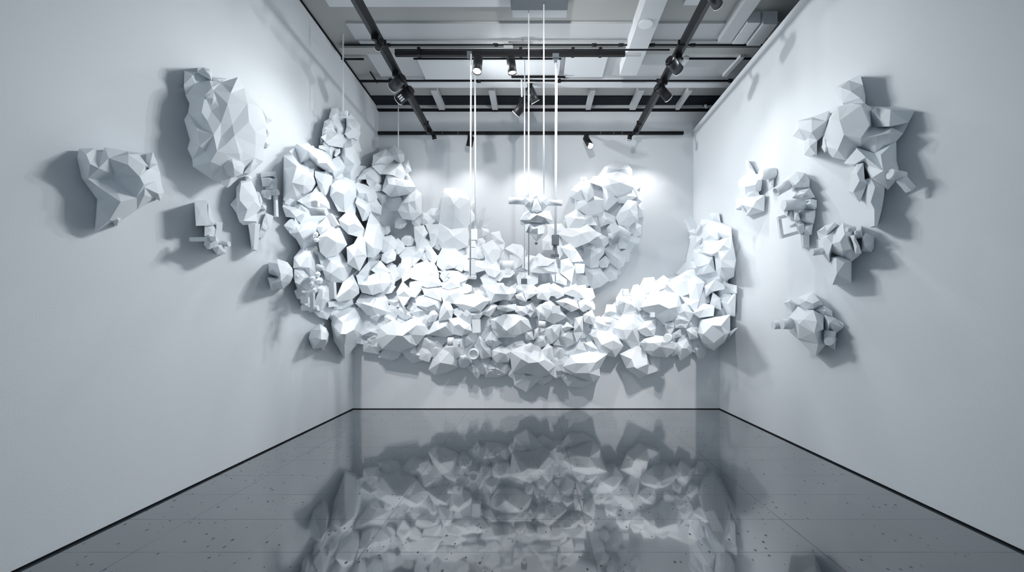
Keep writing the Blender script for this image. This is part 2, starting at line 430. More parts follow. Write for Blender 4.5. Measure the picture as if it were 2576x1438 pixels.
# ================================================================ rails and spotlights
HT = 3.66; ZT = EYE + HT
def rail(name, a, b, side, label):
    t = thing(name, a, label, 'lighting rail')
    a, b = Vector(a), Vector(b); d = (b - a).normalized(); s = Vector((0, 0, 1)).cross(d).normalized()
    bar('rail_body', a, b, 0.06, 0.055, M_BLACK, t)
    o = s * (0.058 * side) - Vector((0, 0, 0.008))
    bar('cable_duct', a + o, b + o, 0.05, 0.04, M_SATIN, t)
    n = 6
    for i in range(n):
        c = a.lerp(b, (i + 0.6) / n)
        bar('clip', c - d * 0.02, c + d * 0.02, 0.09, 0.075, M_BLACK, t)
    return t
XL, XR = -0.5447 * HT, 0.529 * HT
rail('track_rail', (XL, 1.6, ZT), (XL, 8.52, ZT), 1, 'long black lighting rail running in depth over the left half')
rail('track_rail', (XR, 1.6, ZT), (XR, 8.52, ZT), -1, 'long black lighting rail running in depth over the right half')
yc = F * HT / (CY - 133)
t = thing('track_rail', (0, yc, ZT), 'black cross rail joining the two long rails', 'lighting rail')
bar('rail_body', (XL + .10, yc, ZT - .015), ((1572 - CX) / F * yc, yc, ZT - .015), 0.05, 0.055, M_BLACK, t)
tube('conduit', (XL + .10, yc - 0.02, ZT + .03), (XR - .10, yc - 0.02, ZT + .03), 0.012, M_SATIN, t, n=10)
tag(box('pale_duct', ((1572 - CX) / F * yc, (1612 - CX) / F * yc, yc - .02, yc + .02, ZT - .04, ZT - .005), M_PANEL, t), 'pale end of the cross rail')
for q in (1055, 1310, 1441, 1510):
    x = (q - CX) / F * yc
    box('clip', (x - .02, x + .02, yc - .045, yc + .03, ZT - .05, ZT + .055), M_BLACK, t)
zb = EYE + (CY - 334.5) / F * (Y2 - .03)
t = thing('track_rail', (0, Y2 - .03, zb), 'black rail fixed along the upper back wall', 'lighting rail')
box('rail_body', ((951 - CX) / F * Y2, (1718 - CX) / F * Y2, Y2 - .05, Y2 - .001, zb - .028, zb + .028), M_BLACK, t)
tag(box('end_cap', ((1718 - CX) / F * Y2, (1737 - CX) / F * Y2, Y2 - .05, Y2 - .001, zb - .026, zb + .026), M_PANEL2, t), 'white end cap')
for q in (1114, 1153, 1510, 1543, 1564):
    x = (q - CX) / F * Y2
    box('joint', (x - .006, x + .006, Y2 - .054, Y2 - .048, zb - .03, zb + .03), M_GREY, t)

HEADS = []
def spot(mount, a, b, wpx, ya, yb, label, m=None, slots=False, lens=True, square=False):
    """mount: 3-D point on the rail; a, b: pixels of the head's two ends, at depths ya and yb"""
    A, B = P(a[0], a[1], ya), P(b[0], b[1], yb); r = wpx / 2 / F * (ya + yb) / 2
    m = m or M_BLACK
    t = thing('track_spotlight', mount, label, 'spotlight', 'black gallery spotlights')
    d = (B - A).normalized(); M = Vector(mount)
    box('adapter', (M.x - .045, M.x + .045, M.y - .022, M.y + .022, M.z - .045, M.z + .01), M_BLACK, t)
    j = A + d * 0.05
    tube('stem', M - Vector((0, 0, .02)), j, 0.016, M_BLACK, t, n=10)
    if square:
        h = bar('lamp_head', A, B, r * 2, r * 2, m, t)
    else:
        h = tube('lamp_head', A, B, r, m, t, n=24, hollow=0.9)
    tube('collar', A - d * 0.03, A, r * 0.75, M_BLACK, t, r1=r * 0.9, n=20)
    if lens and not square:
        tag(tube('lens', B - d * 0.028, B - d * 0.012, r * 0.88, M_LENS, h, n=24), 'bright lens')
    if not lens and not square:
        tag(tube('rim', B - d * 0.008, B + d * 0.002, r * 1.03, M_CORD, h, n=24, hollow=0.93), 'pale front rim')
    if slots:
        s = d.cross((A - Vector((0, 0, EYE))).normalized()).normalized(); n = s.cross(d)
        if n.dot(Vector((0, 0, EYE)) - A) < 0: n = -n
        for k in range(3):
            for w in (-1, ):
                c = A.lerp(B, 0.62 + 0.0 * k) + s * (r * 0.42 * (k - 1)) + n * r * 0.95
                tag(bar('vent_slot', c - d * 0.035, c + d * 0.035, r * 0.28, 0.02, M_CORD, h, up=n), 'white vent slot')
    HEADS.append((A, B))
    return t
def rail_spot(x, side, a, b, wpx, label, **kw):
    ya = F * 3.47 / (CY - a[1])
    return spot(Vector((x + .02 * side, ya + .12, ZT - .044)), a, b, wpx, ya, ya + kw.pop('lean', .12), label, **kw)
rail_spot(XL, -1, (959, 105), (950, 122), 16, 'small black spotlight high on the left rail near the cross rail', lens=False)
rail_spot(XL, -1, (1011, 197), (986, 221), 25, 'black spotlight on the left rail above the one with white slots', m=M_SATIN, lens=False)
rail_spot(XL, -1, (1032, 227), (1002, 252), 25, 'black spotlight with three white slots on the left rail', slots=True, lens=False)
rail_spot(XL, 1, (1091, 340), (1094, 353), 11, 'tiny dark lamp at the far end of the left rail', lens=False, lean=.02)
spot(((1201 - CX) / F * yc, yc - .05, ZT - .062), (1203, 147), (1200, 180), 23, yc - .15, yc - .21, 'black cylinder spotlight first on the cross rail, beside the paired white cords')
spot(((1287 - CX) / F * yc, yc - .05, ZT - .062), (1285, 152), (1289, 184), 22, yc - .12, yc - .12, 'black cylinder spotlight second on the cross rail, its lens turned away')
yb_ = cy_(204, HC - .10)
spot(P(1333, 212, yb_), (1331, 222), (1347, 257), 22, yb_ - .02, yb_ + .08, 'black spotlight under the back pipe tilting right, upper of the crossed pair', m=M_SATIN, lens=False)
spot(P(1312, 247, yb_ - .1), (1324, 254), (1297, 287), 21, yb_ - .15, yb_ - .06, 'black spotlight tilting left, lower of the crossed pair', lens=False)
spot(((1184 - CX) / F * Y2, Y2 - .08, zb - .05), (1185, 346), (1180, 370), 16, Y2 - .25, Y2 - .2, 'black spotlight on the back wall rail behind the paired cords', lens=False)
spot(((1474 - CX) / F * Y2, Y2 - .08, zb - .05), (1474, 348), (1486, 368), 16, Y2 - .25, Y2 - .45, 'black spotlight with a pale lens on the back wall rail')
rail_spot(XR, -1, (1585, 340), (1583, 353), 11, 'tiny dark lamp at the far end of the right rail', lens=False, lean=.02)
rail_spot(XR, 1, (1656, 218), (1682, 247), 22, 'black spotlight on the right rail nearer the back wall', lens=False)
rail_spot(XR, 1, (1686, 153), (1708, 178), 27, 'grey black spotlight midway along the right rail', m=M_SATIN, lens=False)
rail_spot(XR, 1, (1790, -14), (1806, 14), 26, 'dark spotlight on the right rail cut by the top edge', m=M_SATIN, lens=False)
spot(P(1775, 260, Y2 - .15), (1774, 263), (1778, 271), 7, Y2 - .18, Y2 - .18, 'tiny white fixture at the top of the back wall near the right wall', m=M_CORD, lens=False)
tag(tube('hanging_rod', P(1312, 183, yb_ - .1), P(1313, 247, yb_ - .1), 0.014, M_PANEL2, None, n=10), 'short white rod carrying the lower of the crossed spotlights', 'rod')
# ================================================================ the large wall sculpture
big = thing('mounted_cloud_sculpture', V(1320, 900, 0.1, 'M'), 'huge white cloud of faceted paper boulders spilling along the back wall from corner to corner', 'sculpture')
ITEMS = []      # (crop, outline, inner, options)
def T(crop, outline, inner=(), **kw): ITEMS.append((crop, outline, inner, kw))
u = dict(zone='U')
# tower at the left wall
T('A', [(808,110),(870,103),(912,150),(895,200),(868,240),(775,235)], [(850,170)], p0=.12, **u)
T('A', [(870,240),(905,195),(985,200),(985,330),(930,290)], [(935,235)], p0=.12, **u)
T('A', [(985,230),(1035,178),(1090,240),(1138,300),(1133,345),(1140,395),(1108,470),(1060,440),(1010,450),(965,400),(985,330)], [(1045,350),(1000,290),(1090,330)], p0=.22, **u)
T('A', [(730,260),(820,210),(860,240),(920,275),(968,330),(965,400),(870,400),(850,350),(720,330)], [(835,290),(880,330),(770,300)], p0=.15, **u)
T('A', [(705,350),(730,325),(800,330),(855,360),(855,390),(770,400),(700,425)], [(745,360),(810,360)], p0=.16, **u)
T('A', [(695,440),(760,395),(900,388),(940,420),(940,560),(780,530),(740,490)], [(815,450),(870,410),(925,470)], p0=.20, **u)
T('A', [(960,510),(1030,435),(1110,470),(1150,610),(1100,625),(1140,735),(1110,800),(1070,1000),(1040,960),(970,900),(940,850),(950,780),(900,670),(920,580)], [(1050,550),(970,660),(1075,755),(1050,620),(1030,850),(960,570)], p0=.14, **u)
T('A', [(670,540),(800,535),(850,580),(810,690),(720,590),(665,570)], [(785,600)], p0=.14, **u)
T('A', [(855,590),(905,575),(910,620),(860,670),(840,650)], [], p0=.2, **u)
T('A', [(820,700),(900,660),(960,730),(960,780),(945,810),(900,800),(850,760)], [(905,720)], p0=.18, **u)
T('A', [(680,440),(700,430),(750,510),(790,540),(680,530)], [(700,480)], p0=.06, **u)
# left wall bulk
T('A', [(340,610),(400,570),(415,530),(545,525),(600,570),(700,600),(780,660),(830,740),(930,830),(985,855),(940,880),(900,920),(830,910),(790,850),(740,840),(620,760),(560,700),(450,740)], [(540,600),(600,660),(650,740),(750,740),(820,820),(640,690),(730,660)], p0=.14, prot=.3, **u)
T('A', [(250,655),(345,605),(440,740),(540,760),(620,770),(615,900),(650,1000),(590,1080),(480,1140),(415,1180),(240,1180)], [(255,800,.1),(475,865),(345,970),(560,900),(400,780),(480,1000)], p0=.08, prot=.42, grow=1.0, **u)
T('A', [(620,840),(720,850),(740,840),(810,900),(810,1000),(740,1110),(690,1080),(650,990),(620,900)], [(700,990),(720,870)], p0=.22, **u)
T('A', [(240,1190),(415,1180),(480,1215),(430,1265),(240,1245)], [(420,1220)], p0=.08, grow=1.0, **u)
T('A', [(480,1140),(590,1080),(650,1000),(700,1080),(770,1200),(780,1270),(570,1270),(480,1215),(420,1180)], [(620,1170),(600,1100),(700,1220)], p0=.2, **u)
T('A', [(245,1250),(430,1265),(560,1270),(570,1340),(600,1390),(400,1420),(390,1380),(285,1365)], [(400,1290),(480,1330),(320,1290),(390,1370)], p0=.12, **u)
T('A', [(810,1010),(860,960),(960,920),(1060,960),(1110,1080),(1090,1150),(1075,1330),(960,1300),(890,1290),(845,1200),(800,1120)], [(950,1105,1.0),(1010,1050),(870,1070),(960,1000)], p0=.25, **u)
T('A', [(1085,1010),(1110,975),(1200,1000),(1290,1040),(1335,1130),(1330,1170),(1250,1210),(1180,1180),(1110,1140)], [(1130,1090),(1240,1190,.7),(1210,1090)], p0=.25, **u)
# second peak, left of the middle
T('A', [(1300,650),(1440,585),(1500,640),(1540,690),(1460,770),(1370,760),(1290,770)], [(1380,680),(1450,660)], p0=.22, **u)
T('A', [(1470,610),(1535,540),(1600,580),(1650,640),(1650,710),(1610,740),(1540,700),(1500,660)], [(1515,655),(1580,640)], p0=.2, **u)
T('A', [(1370,765),(1460,770),(1550,760),(1610,740),(1660,860),(1640,930),(1550,940),(1460,875),(1380,870),(1290,780)], [(1460,870,.8),(1560,800),(1550,890)], p0=.28, **u)
T('A', [(1650,720),(1700,705),(1735,830),(1660,880),(1610,740)], [(1680,780)], p0=.15, **u)
T('A', [(1660,880),(1700,860),(1745,950),(1700,960)], [], p0=.15, **u)
T('A', [(1115,930),(1190,830),(1290,780),(1380,870),(1400,960),(1320,1000),(1225,970),(1215,930)], [(1310,810),(1205,860),(1330,960)], p0=.2, **u)
T('A', [(1225,975),(1330,970),(1415,1010),(1420,1060),(1310,1070),(1260,1020)], [(1320,1000)], p0=.24, **u)
T('A', [(1420,1000),(1460,875),(1540,900),(1650,940),(1740,960),(1775,1020),(1730,1090),(1590,1120),(1500,1130),(1410,1060)], [(1470,985),(1540,920),(1650,960),(1580,1090),(1560,1000,1.0),(1655,1020)], p0=.3, **u)
T('A', [(1310,1075),(1420,1070),(1470,1110),(1440,1190),(1390,1220),(1340,1130)], [(1390,1120)], p0=.18, **u)
T('A', [(1440,1210),(1490,1140),(1560,1130),(1610,1140),(1625,1210),(1590,1290),(1500,1300),(1440,1260)], [(1540,1210),(1480,1250)], p0=.2, **u)
T('A', [(1630,1210),(1720,1100),(1790,1060),(1850,1110),(1850,1330),(1760,1400),(1640,1380),(1590,1290)], [(1700,1200),(1800,1310),(1720,1330),(1780,1180)], p0=.28)
T('A', [(1110,1150),(1250,1210),(1260,1300),(1270,1390),(1170,1410),(1130,1300),(1090,1210)], [(1200,1290)], p0=.3)
T('A', [(1250,1215),(1330,1170),(1390,1250),(1380,1340),(1270,1300)], [(1310,1250)], p0=.26)
# left wall, lower
T('B', [(320,175),(380,160),(420,150),(500,110),(560,110),(600,170),(570,230),(560,330),(520,350),(440,390),(385,290),(330,240)], [(405,230),(480,200),(530,200),(450,310)], p0=.12, **u)
T('B', [(580,280),(700,190),(770,200),(830,340),(745,430),(650,450),(600,400)], [(655,265,.8),(740,320,1.),(720,215,.8)], p0=.3, **u)
T('B', [(770,120),(830,60),(900,60),(990,200),(985,280),(850,240),(790,180)], [(900,150),(850,170)], p0=.32, **u)
T('B', [(840,370),(900,340),(940,270),(1000,290),(1010,450),(950,570),(850,510)], [(930,370,.9),(990,430,.6),(900,450)], p0=.38)
T('B', [(990,290),(1020,170),(1050,60),(1130,160),(1160,270),(1150,380),(1080,450),(1020,440)], [(1075,370,1.),(1100,220)], p0=.34)
T('B', [(1150,280),(1240,260),(1290,330),(1270,380),(1200,420),(1150,400)], [(1220,330)], p0=.3)
T('B', [(365,460),(420,390),(530,370),(570,450),(560,590),(500,640),(440,560),(360,550)], [(410,540),(480,450,1.),(500,550)], p0=.12, **u)
T('B', [(365,570),(440,560),(500,640),(505,770),(420,815),(370,680)], [(410,705,.8),(450,640)], p0=.14, **u)
T('B', [(575,400),(640,450),(780,420),(830,500),(880,540),(820,680),(700,670),(650,640),(620,560)], [(765,545,.9),(700,500),(690,600)], p0=.22, **u)
T('B', [(560,830),(600,720),(650,720),(690,800),(690,850),(600,940),(540,900)], [(620,830,.9),(640,760)], p0=.18, **u)
T('B', [(800,690),(885,620),(940,730),(940,780),(880,830),(770,850),(740,830)], [(810,690,.3),(860,740,.9),(900,690)], p0=.32, **u)
T('B', [(670,860),(760,850),(755,905),(675,905)], [(715,855,.9),(720,900,.9)], p0=.24, **u)
T('B', [(760,850),(880,835),(890,880),(800,920),(720,920)], [(830,870)], p0=.18, **u)
T('B', [(704,1060),(722,980),(840,920),(920,900),(975,960),(970,1150),(940,1220),(890,1270),(820,1355),(765,1260),(726,1200)], [(800,1050),(880,1020),(830,1150),(815,1250),(900,1110),(780,1150),(860,960)], p0=.1, prot=.35, **u)
T('B', [(710,980),(840,910),(900,870),(920,900),(840,940)], [(800,940)], p0=.14, **u)
T('B', [(930,620),(1030,630),(1110,600),(1220,590),(1220,690),(1160,760),(1070,790),(980,770),(950,700)], [(1030,630,.6),(1090,700,1.),(1150,610,.7),(1140,690),(1020,710)], p0=.32)
T('B', [(975,790),(1090,820),(1200,850),(1210,950),(1110,990),(1020,970),(930,860)], [(1060,900,.9),(1100,840,.6)], p0=.22)
T('B', [(1060,570),(1140,490),(1230,590),(1110,605)], [(1130,550)], p0=.36)
T('B', [(1150,480),(1160,430),(1250,380),(1280,430),(1270,480),(1200,510)], [(1230,420),(1200,460)], p0=.34)
T('B', [(930,620),(1030,500),(1140,490),(1060,570),(1030,630)], [(1020,570)], p0=.28)
T('B', [(560,180),(650,100),(700,190),(600,260)], [(620,180)], p0=.2, **u)
T('B', [(380,90),(500,20),(520,110),(420,150)], [(450,80)], p0=.14, **u)
# front left, along the lower edge
T('E', [(300,900),(330,780),(480,700),(560,745),(630,700),(700,690),(800,770),(820,830),(780,860),(700,960),(530,1020),(360,990)], [(560,745,.6),(500,860,1.),(560,865,1.),(640,940,.7),(650,850),(590,770),(710,750),(620,820),(400,850)], p0=.3, **dict(zone='L'))
l = dict(zone='L')
T('E', [(310,1090),(360,1000),(530,1020),(560,1010),(510,1100),(440,1125)], [(440,1010,.6),(410,1100,.5)], p0=.1, **l)
T('E', [(560,1015),(700,970),(760,1000),(820,1050),(810,1110),(670,1150),(600,1090)], [(720,1070,1.),(660,1010,.7),(630,1080,.6)], p0=.12, **l)
T('E', [(730,940),(770,870),(850,860),(930,920),(930,980),(870,1060),(810,1020),(740,980)], [(850,940),(790,890)], p0=.2, **l)
T('E', [(850,1220),(880,1120),(930,1020),(1000,990),(1100,1010),(1140,1100),(1200,1110),(1150,1190),(1030,1245),(915,1270)], [(960,1150),(1030,1070),(1025,1205,.6),(1080,1170),(1000,1040)], p0=.14, **l)
T('E', [(1110,1090),(1150,1040),(1220,1080),(1225,1110)], [(1160,1080)], p0=.14, **l)
T('E', [(830,850),(900,720),(960,700),(1060,690),(1090,850),(1010,870),(930,860)], [(940,800),(1020,760)], p0=.32)
T('E', [(960,600),(1000,500),(1060,510),(1100,590),(1080,680),(950,700)], [(1040,590),(1010,540)], p0=.4)
T('E', [(1060,690),(1160,670),(1280,750),(1290,810),(1190,860),(1100,840)], [(1160,740),(1110,760),(1220,790)], p0=.42)
T('E', [(1120,520),(1230,430),(1380,420),(1480,490),(1390,600),(1230,600),(1180,560)], [(1270,495,.9),(1420,500,.8),(1210,530,.7),(1320,560,1.)], p0=.45)
T('E', [(1080,600),(1180,560),(1230,600),(1390,600),(1400,640),(1360,700),(1280,740),(1160,670)], [(1200,620),(1300,640)], p0=.38)
T('E', [(1420,1120),(1480,1100),(1560,1150),(1660,1160),(1730,1190),(1700,1260),(1570,1300),(1450,1300),(1410,1200)], [(1560,1220),(1490,1240)], p0=.12, **l)
T('E', [(1330,1150),(1400,1200),(1400,1240),(1360,1320),(1300,1250)], [(1350,1250)], p0=.14, **l)
T('E', [(1230,1120),(1330,1140),(1410,1130),(1420,1230),(1300,1250),(1230,1180)], [(1320,1190)], p0=.08, **l)
T('E', [(370,660),(410,640),(470,680),(500,740),(380,730)], [(430,690)], p0=.28, **l)
T('E', [(510,580),(550,550),(590,560),(590,640),(550,670),(515,640)], [(550,600)], p0=.24)
T('E', [(700,460),(800,430),(960,490),(940,580),(830,600),(720,540)], [(850,490),(820,560),(900,530)], p0=.3)
T('E', [(820,690),(850,620),(890,575),(940,640),(910,700),(850,720)], [(885,640)], p0=.3)
T('E', [(640,560),(700,540),(830,600),(820,690),(740,680),(650,620)], [(740,600)], p0=.22)
T('E', [(770,280),(930,240),(970,300),(970,330),(830,350),(770,330)], [(860,280)], p0=.42)
T('E', [(980,300),(1100,235),(1170,260),(1160,340),(1050,370),(990,350)], [(1080,290)], p0=.42)
T('E', [(770,350),(960,330),(970,490),(800,430)], [(880,380)], p0=.36)
T('E', [(950,340),(1050,370),(1170,340),(1210,440),(1120,520),(1000,500)], [(1060,430),(1150,400)], p0=.38)
T('E', [(640,160),(810,70),(900,110),(940,240),(760,280),(660,250)], [(800,150,1.),(870,190)], p0=.36)
T('E', [(500,400),(560,290),(640,370),(640,450),(570,550),(510,440)], [(580,390)], p0=.4)
T('E', [(640,300),(760,270),(770,360),(700,450),(640,440)], [(710,340)], p0=.34)
T('E', [(130,860),(190,800),(300,780),(320,850),(240,870)], [(220,820)], p0=.2, **l)
T('E', [(135,910),(240,920),(310,1000),(310,1055),(150,1030)], [(210,960)], p0=.12, **l)
T('E', [(380,480),(540,490),(560,550),(480,560),(420,520)], [(470,510)], p0=.2)
T('E', [(60,520),(120,480),(180,520),(130,580)], [(120,520)], p0=.26)
T('E', [(560,20),(640,110),(640,240),(560,290),(540,140)], [(590,150)], p0=.34)
# the middle, below
T('G', [(275,500),(430,440),(620,440),(700,500),(740,610),(620,660),(540,700),(400,700),(350,710),(290,600)], [(320,510,.5),(450,630,1.),(550,560,1.),(620,500,.7),(500,680,.8),(520,480,.6)], p0=.34)
T('G', [(185,100),(350,70),(475,110),(560,60),(550,170),(480,260),(410,250),(270,290),(240,210)], [(310,185,1.),(380,85,.7),(475,190,.8)], p0=.42)
T('G', [(500,880),(660,820),(740,790),(850,840),(880,900),(1020,1050),(1035,1190),(960,1140),(850,1180),(750,1140),(535,1130),(520,1000)], [(630,970,1.),(650,900,.8),(830,1010,1.),(720,1020,1.),(910,980,.7),(955,1120,.5)], p0=.3, **l)
T('G', [(530,1140),(650,1130),(840,1170),(820,1240),(690,1360),(555,1285)], [(660,1150,.9),(740,1230,.8),(690,1180,1.)], p0=.16, **l)
T('G', [(1150,1060),(1230,940),(1440,890),(1560,910),(1650,920),(1560,1080),(1570,1170),(1490,1235),(1240,1150),(1140,1110)], [(1290,1020,.9),(1430,1020,1.),(1530,1010,.7),(1450,1140,.9),(1270,1140,.6),(1440,910,.5)], p0=.3, **l)
T('G', [(1110,1180),(1240,1155),(1490,1235),(1370,1310),(1200,1300)], [(1240,1240),(1330,1240)], p0=.12, **l)
T('G', [(830,1180),(1000,1180),(990,1220),(880,1285),(820,1240)], [(870,1190)], p0=.1, **l)
T('G', [(280,870),(390,815),(510,880),(470,1000),(340,1010),(280,950)], [(370,890,.9),(440,910)], p0=.3, **l)
T('G', [(160,1050),(240,960),(330,1080),(530,1070),(510,1110),(340,1160),(210,1190)], [(320,1085,.9),(250,1090)], p0=.16, **l)
T('G', [(870,880),(950,790),(1005,830),(1010,960),(960,1000),(900,960)], [(940,930),(960,840)], p0=.3, **l)
T('G', [(1020,800),(1180,820),(1150,930),(1100,990),(1010,950)], [(1100,850)], p0=.22, **l)
T('G', [(1200,900),(1290,790),(1400,780),(1440,880),(1230,940)], [(1310,850)], p0=.22, **l)
T('G', [(1390,780),(1480,760),(1560,860),(1640,920),(1440,890)], [(1480,830)], p0=.24, **l)
T('G', [(870,330),(960,260),(1050,330),(1170,460),(1020,540),(930,500)], [(1000,400),(960,310)], p0=.36)
T('G', [(680,330),(740,310),(780,400),(740,460),(700,420)], [(730,370)], p0=.34)
T('G', [(810,360),(870,310),(950,490),(840,500)], [(860,420)], p0=.36)
T('G', [(920,610),(1020,560),(1100,560),(1080,700),(1000,780),(930,680)], [(1030,650),(1000,600)], p0=.34)
T('G', [(1120,600),(1180,525),(1260,590),(1160,630)], [(1180,580)], p0=.42)
T('G', [(1260,650),(1280,480),(1370,460),(1370,640),(1300,760)], [(1330,560)], p0=.36)
T('G', [(1380,440),(1480,380),(1520,480),(1500,560),(1390,520)], [(1450,450)], p0=.36)
T('G', [(1320,290),(1380,250),(1480,290),(1480,350),(1380,400),(1340,370)], [(1400,310)], p0=.38)
T('G', [(1050,280),(1170,240),(1290,270),(1320,360),(1230,400),(1130,340)], [(1210,310),(1160,290)], p0=.44)
T('G', [(1150,110),(1400,80),(1390,240),(1270,220),(1140,180)], [(1330,170),(1250,130)], p0=.38)
T('G', [(660,160),(720,130),(820,180),(690,260)], [(730,190)], p0=.44)
T('G', [(800,130),(870,80),(970,60),(1000,170),(950,260),(830,240)], [(880,170)], p0=.4)
T('G', [(560,200),(640,170),(690,280),(580,240)], [(620,210)], p0=.42)
T('G', [(540,770),(640,750),(680,800),(520,870),(440,830)], [(570,810)], p0=.26)
T('G', [(140,420),(270,300),(340,330),(250,460)], [(240,390)], p0=.36)
T('G', [(340,330),(560,310),(570,380),(460,400),(350,370)], [(450,350)], p0=.36)
T('G', [(570,330),(680,340),(700,430),(640,450),(560,400)], [(630,390)], p0=.38)
T('G', [(650,610),(760,640),(780,740),(690,730)], [(720,680)], p0=.3)
T('G', [(790,620),(840,590),(830,700),(780,740)], [], p0=.32)
T('G', [(70,820),(130,700),(200,790),(270,870),(260,940),(150,960)], [(190,860),(140,790)], p0=.28, **l)
T('G', [(190,760),(270,640),(390,780),(340,810),(240,810)], [(280,740)], p0=.28)
T('G', [(960,100),(1020,60),(1130,120),(1140,200),(1060,240),(990,180)], [(1050,150)], p0=.42)
T('G', [(1080,700),(1110,560),(1260,640),(1300,760),(1180,820),(1020,790)], [(1150,700),(1200,640)], p0=.28)
T('G', [(830,700),(930,680),(1000,780),(940,800),(850,830),(790,780)], [(890,750)], p0=.26)
# right wing
T('H', [(55,930),(100,860),(250,880),(320,930),(385,1030),(300,1150),(190,1130),(120,1080)], [(100,940,.5),(280,970,.9),(150,1020,.8),(270,1080,.7)], p0=.22, **l)
T('H', [(310,780),(420,690),(520,680),(580,800),(560,990),(490,1060),(410,970),(330,940),(300,830)], [(390,850),(490,780),(500,850,1.),(430,960)], p0=.2, **l)
T('H', [(570,850),(640,760),(750,740),(760,830),(740,910),(660,920),(600,890)], [(655,820),(700,860)], p0=.26, **l)
T('H', [(590,600),(730,430),(860,430),(1010,450),(1040,580),(1000,680),(940,740),(850,780),(760,690)], [(800,560,.9),(910,610,1.),(1000,590,.7),(830,500),(900,700)], p0=.2, prot=.42, **l)
T('H', [(570,400),(630,270),(740,260),(760,310),(870,360),(760,420),(640,430)], [(640,400,.5),(700,330)], p0=.14)
T('H', [(750,310),(850,235),(920,290),(870,350)], [(840,290)], p0=.12)
T('H', [(920,290),(990,260),(1120,180),(1190,170),(1210,270),(1130,290),(1040,290)], [(1100,230)], p0=.18)
T('H', [(890,330),(990,270),(1130,290),(1130,440),(1040,470),(960,400)], [(1000,340),(1060,310)], p0=.2)
T('H', [(1130,290),(1220,250),(1310,320),(1250,520),(1150,500)], [(1220,330)], p0=.22)
T('H', [(1250,520),(1300,370),(1440,280),(1530,350),(1530,390),(1400,420),(1310,500)], [(1410,415,.6),(1430,290,.8),(1370,380,1.)], p0=.24, **u)
T('H', [(1190,660),(1300,560),(1380,570),(1420,590),(1410,690),(1260,710)], [(1310,620,1.)], p0=.3, **l)
T('H', [(1380,560),(1410,430),(1490,500),(1500,620),(1420,600)], [(1440,520)], p0=.22, **u)
T('H', [(1480,300),(1680,350),(1680,440),(1500,450),(1440,430)], [(1540,360),(1520,430)], p0=.1, grow=1.0, **u)
T('H', [(1440,450),(1670,440),(1660,700),(1580,690),(1500,650)], [(1500,530),(1580,560)], p0=.1, grow=1.0, **u)
T('H', [(1225,890),(1250,720),(1480,710),(1590,690),(1590,880),(1670,830),(1530,980),(1420,1070),(1280,1000)], [(1400,800,.9),(1500,805,1.),(1540,900,.8),(1420,1000,.8),(1240,885,.5),(1300,900,.9)], p0=.22, prot=.5, **u)
T('H', [(600,1000),(640,960),(760,920),(840,930),(960,1000),(980,1070),(880,1155),(720,1140),(640,1080)], [(740,1000),(830,990),(810,1040,1.),(740,1090),(680,1000)], p0=.24, **l)
T('H', [(370,1130),(550,1040),(640,1080),(680,1240),(800,1300),(660,1345),(575,1385),(440,1280)], [(490,1180),(520,1270,1.),(670,1240,.6),(550,1290)], p0=.2, **l)
T('H', [(650,1080),(810,1160),(800,1300),(700,1330),(680,1240)], [(720,1220)], p0=.08, **l)
T('H', [(1010,1000),(1040,930),(1130,940),(1170,1000),(1160,1110),(1040,1190),(1010,1110)], [(1060,1060),(1110,1060)], p0=.16, **l)
T('H', [(1170,980),(1300,1010),(1335,1075),(1300,1165),(1240,1175),(1190,1060)], [(1240,1080),(1270,1120)], p0=.1, **l)
T('H', [(1110,850),(1170,820),(1220,870),(1240,940),(1150,960)], [(1160,890)], p0=.26, **l)
T('H', [(950,900),(1040,840),(1050,920),(960,950)], [], p0=.2, **l)
T('H', [(860,780),(960,765),(970,830),(930,900),(880,840)], [(890,800)], p0=.26, **l)
T('H', [(980,800),(1100,780),(1140,760),(1100,830),(990,830)], [(1050,800)], p0=.22, **l)
T('H', [(940,740),(1000,680),(1130,720),(1140,760),(980,800)], [(1040,730)], p0=.22, **l)
T('H', [(1040,580),(1100,550),(1160,630),(1190,660),(1140,750),(1000,680)], [(1090,640)], p0=.22, **l)
T('H', [(190,660),(210,570),(320,570),(330,660),(360,730),(250,700)], [(250,640)], p0=.12)
T('H', [(320,500),(380,400),(450,400),(460,480),(560,560),(580,640),(400,670),(330,580)], [(400,540),(480,560)], p0=.16)
T('H', [(470,450),(510,350),(560,340),(620,400),(560,480)], [(540,410)], p0=.16)
T('H', [(480,490),(620,430),(690,600),(570,630)], [(610,510)], p0=.22)
T('H', [(650,470),(740,440),(820,470),(710,600)], [(740,480)], p0=.28)
T('H', [(160,750),(200,710),(260,760),(200,810)], [], p0=.14, **l)
T('H', [(80,760),(150,720),(240,810),(180,860),(100,850)], [(160,790)], p0=.14, **l)
T('H', [(400,670),(570,640),(610,760),(520,690),(330,760)], [(480,660)], p0=.16, **l)
T('H', [(1040,470),(1150,500),(1250,520),(1210,660),(1110,560)], [(1150,570)], p0=.22)
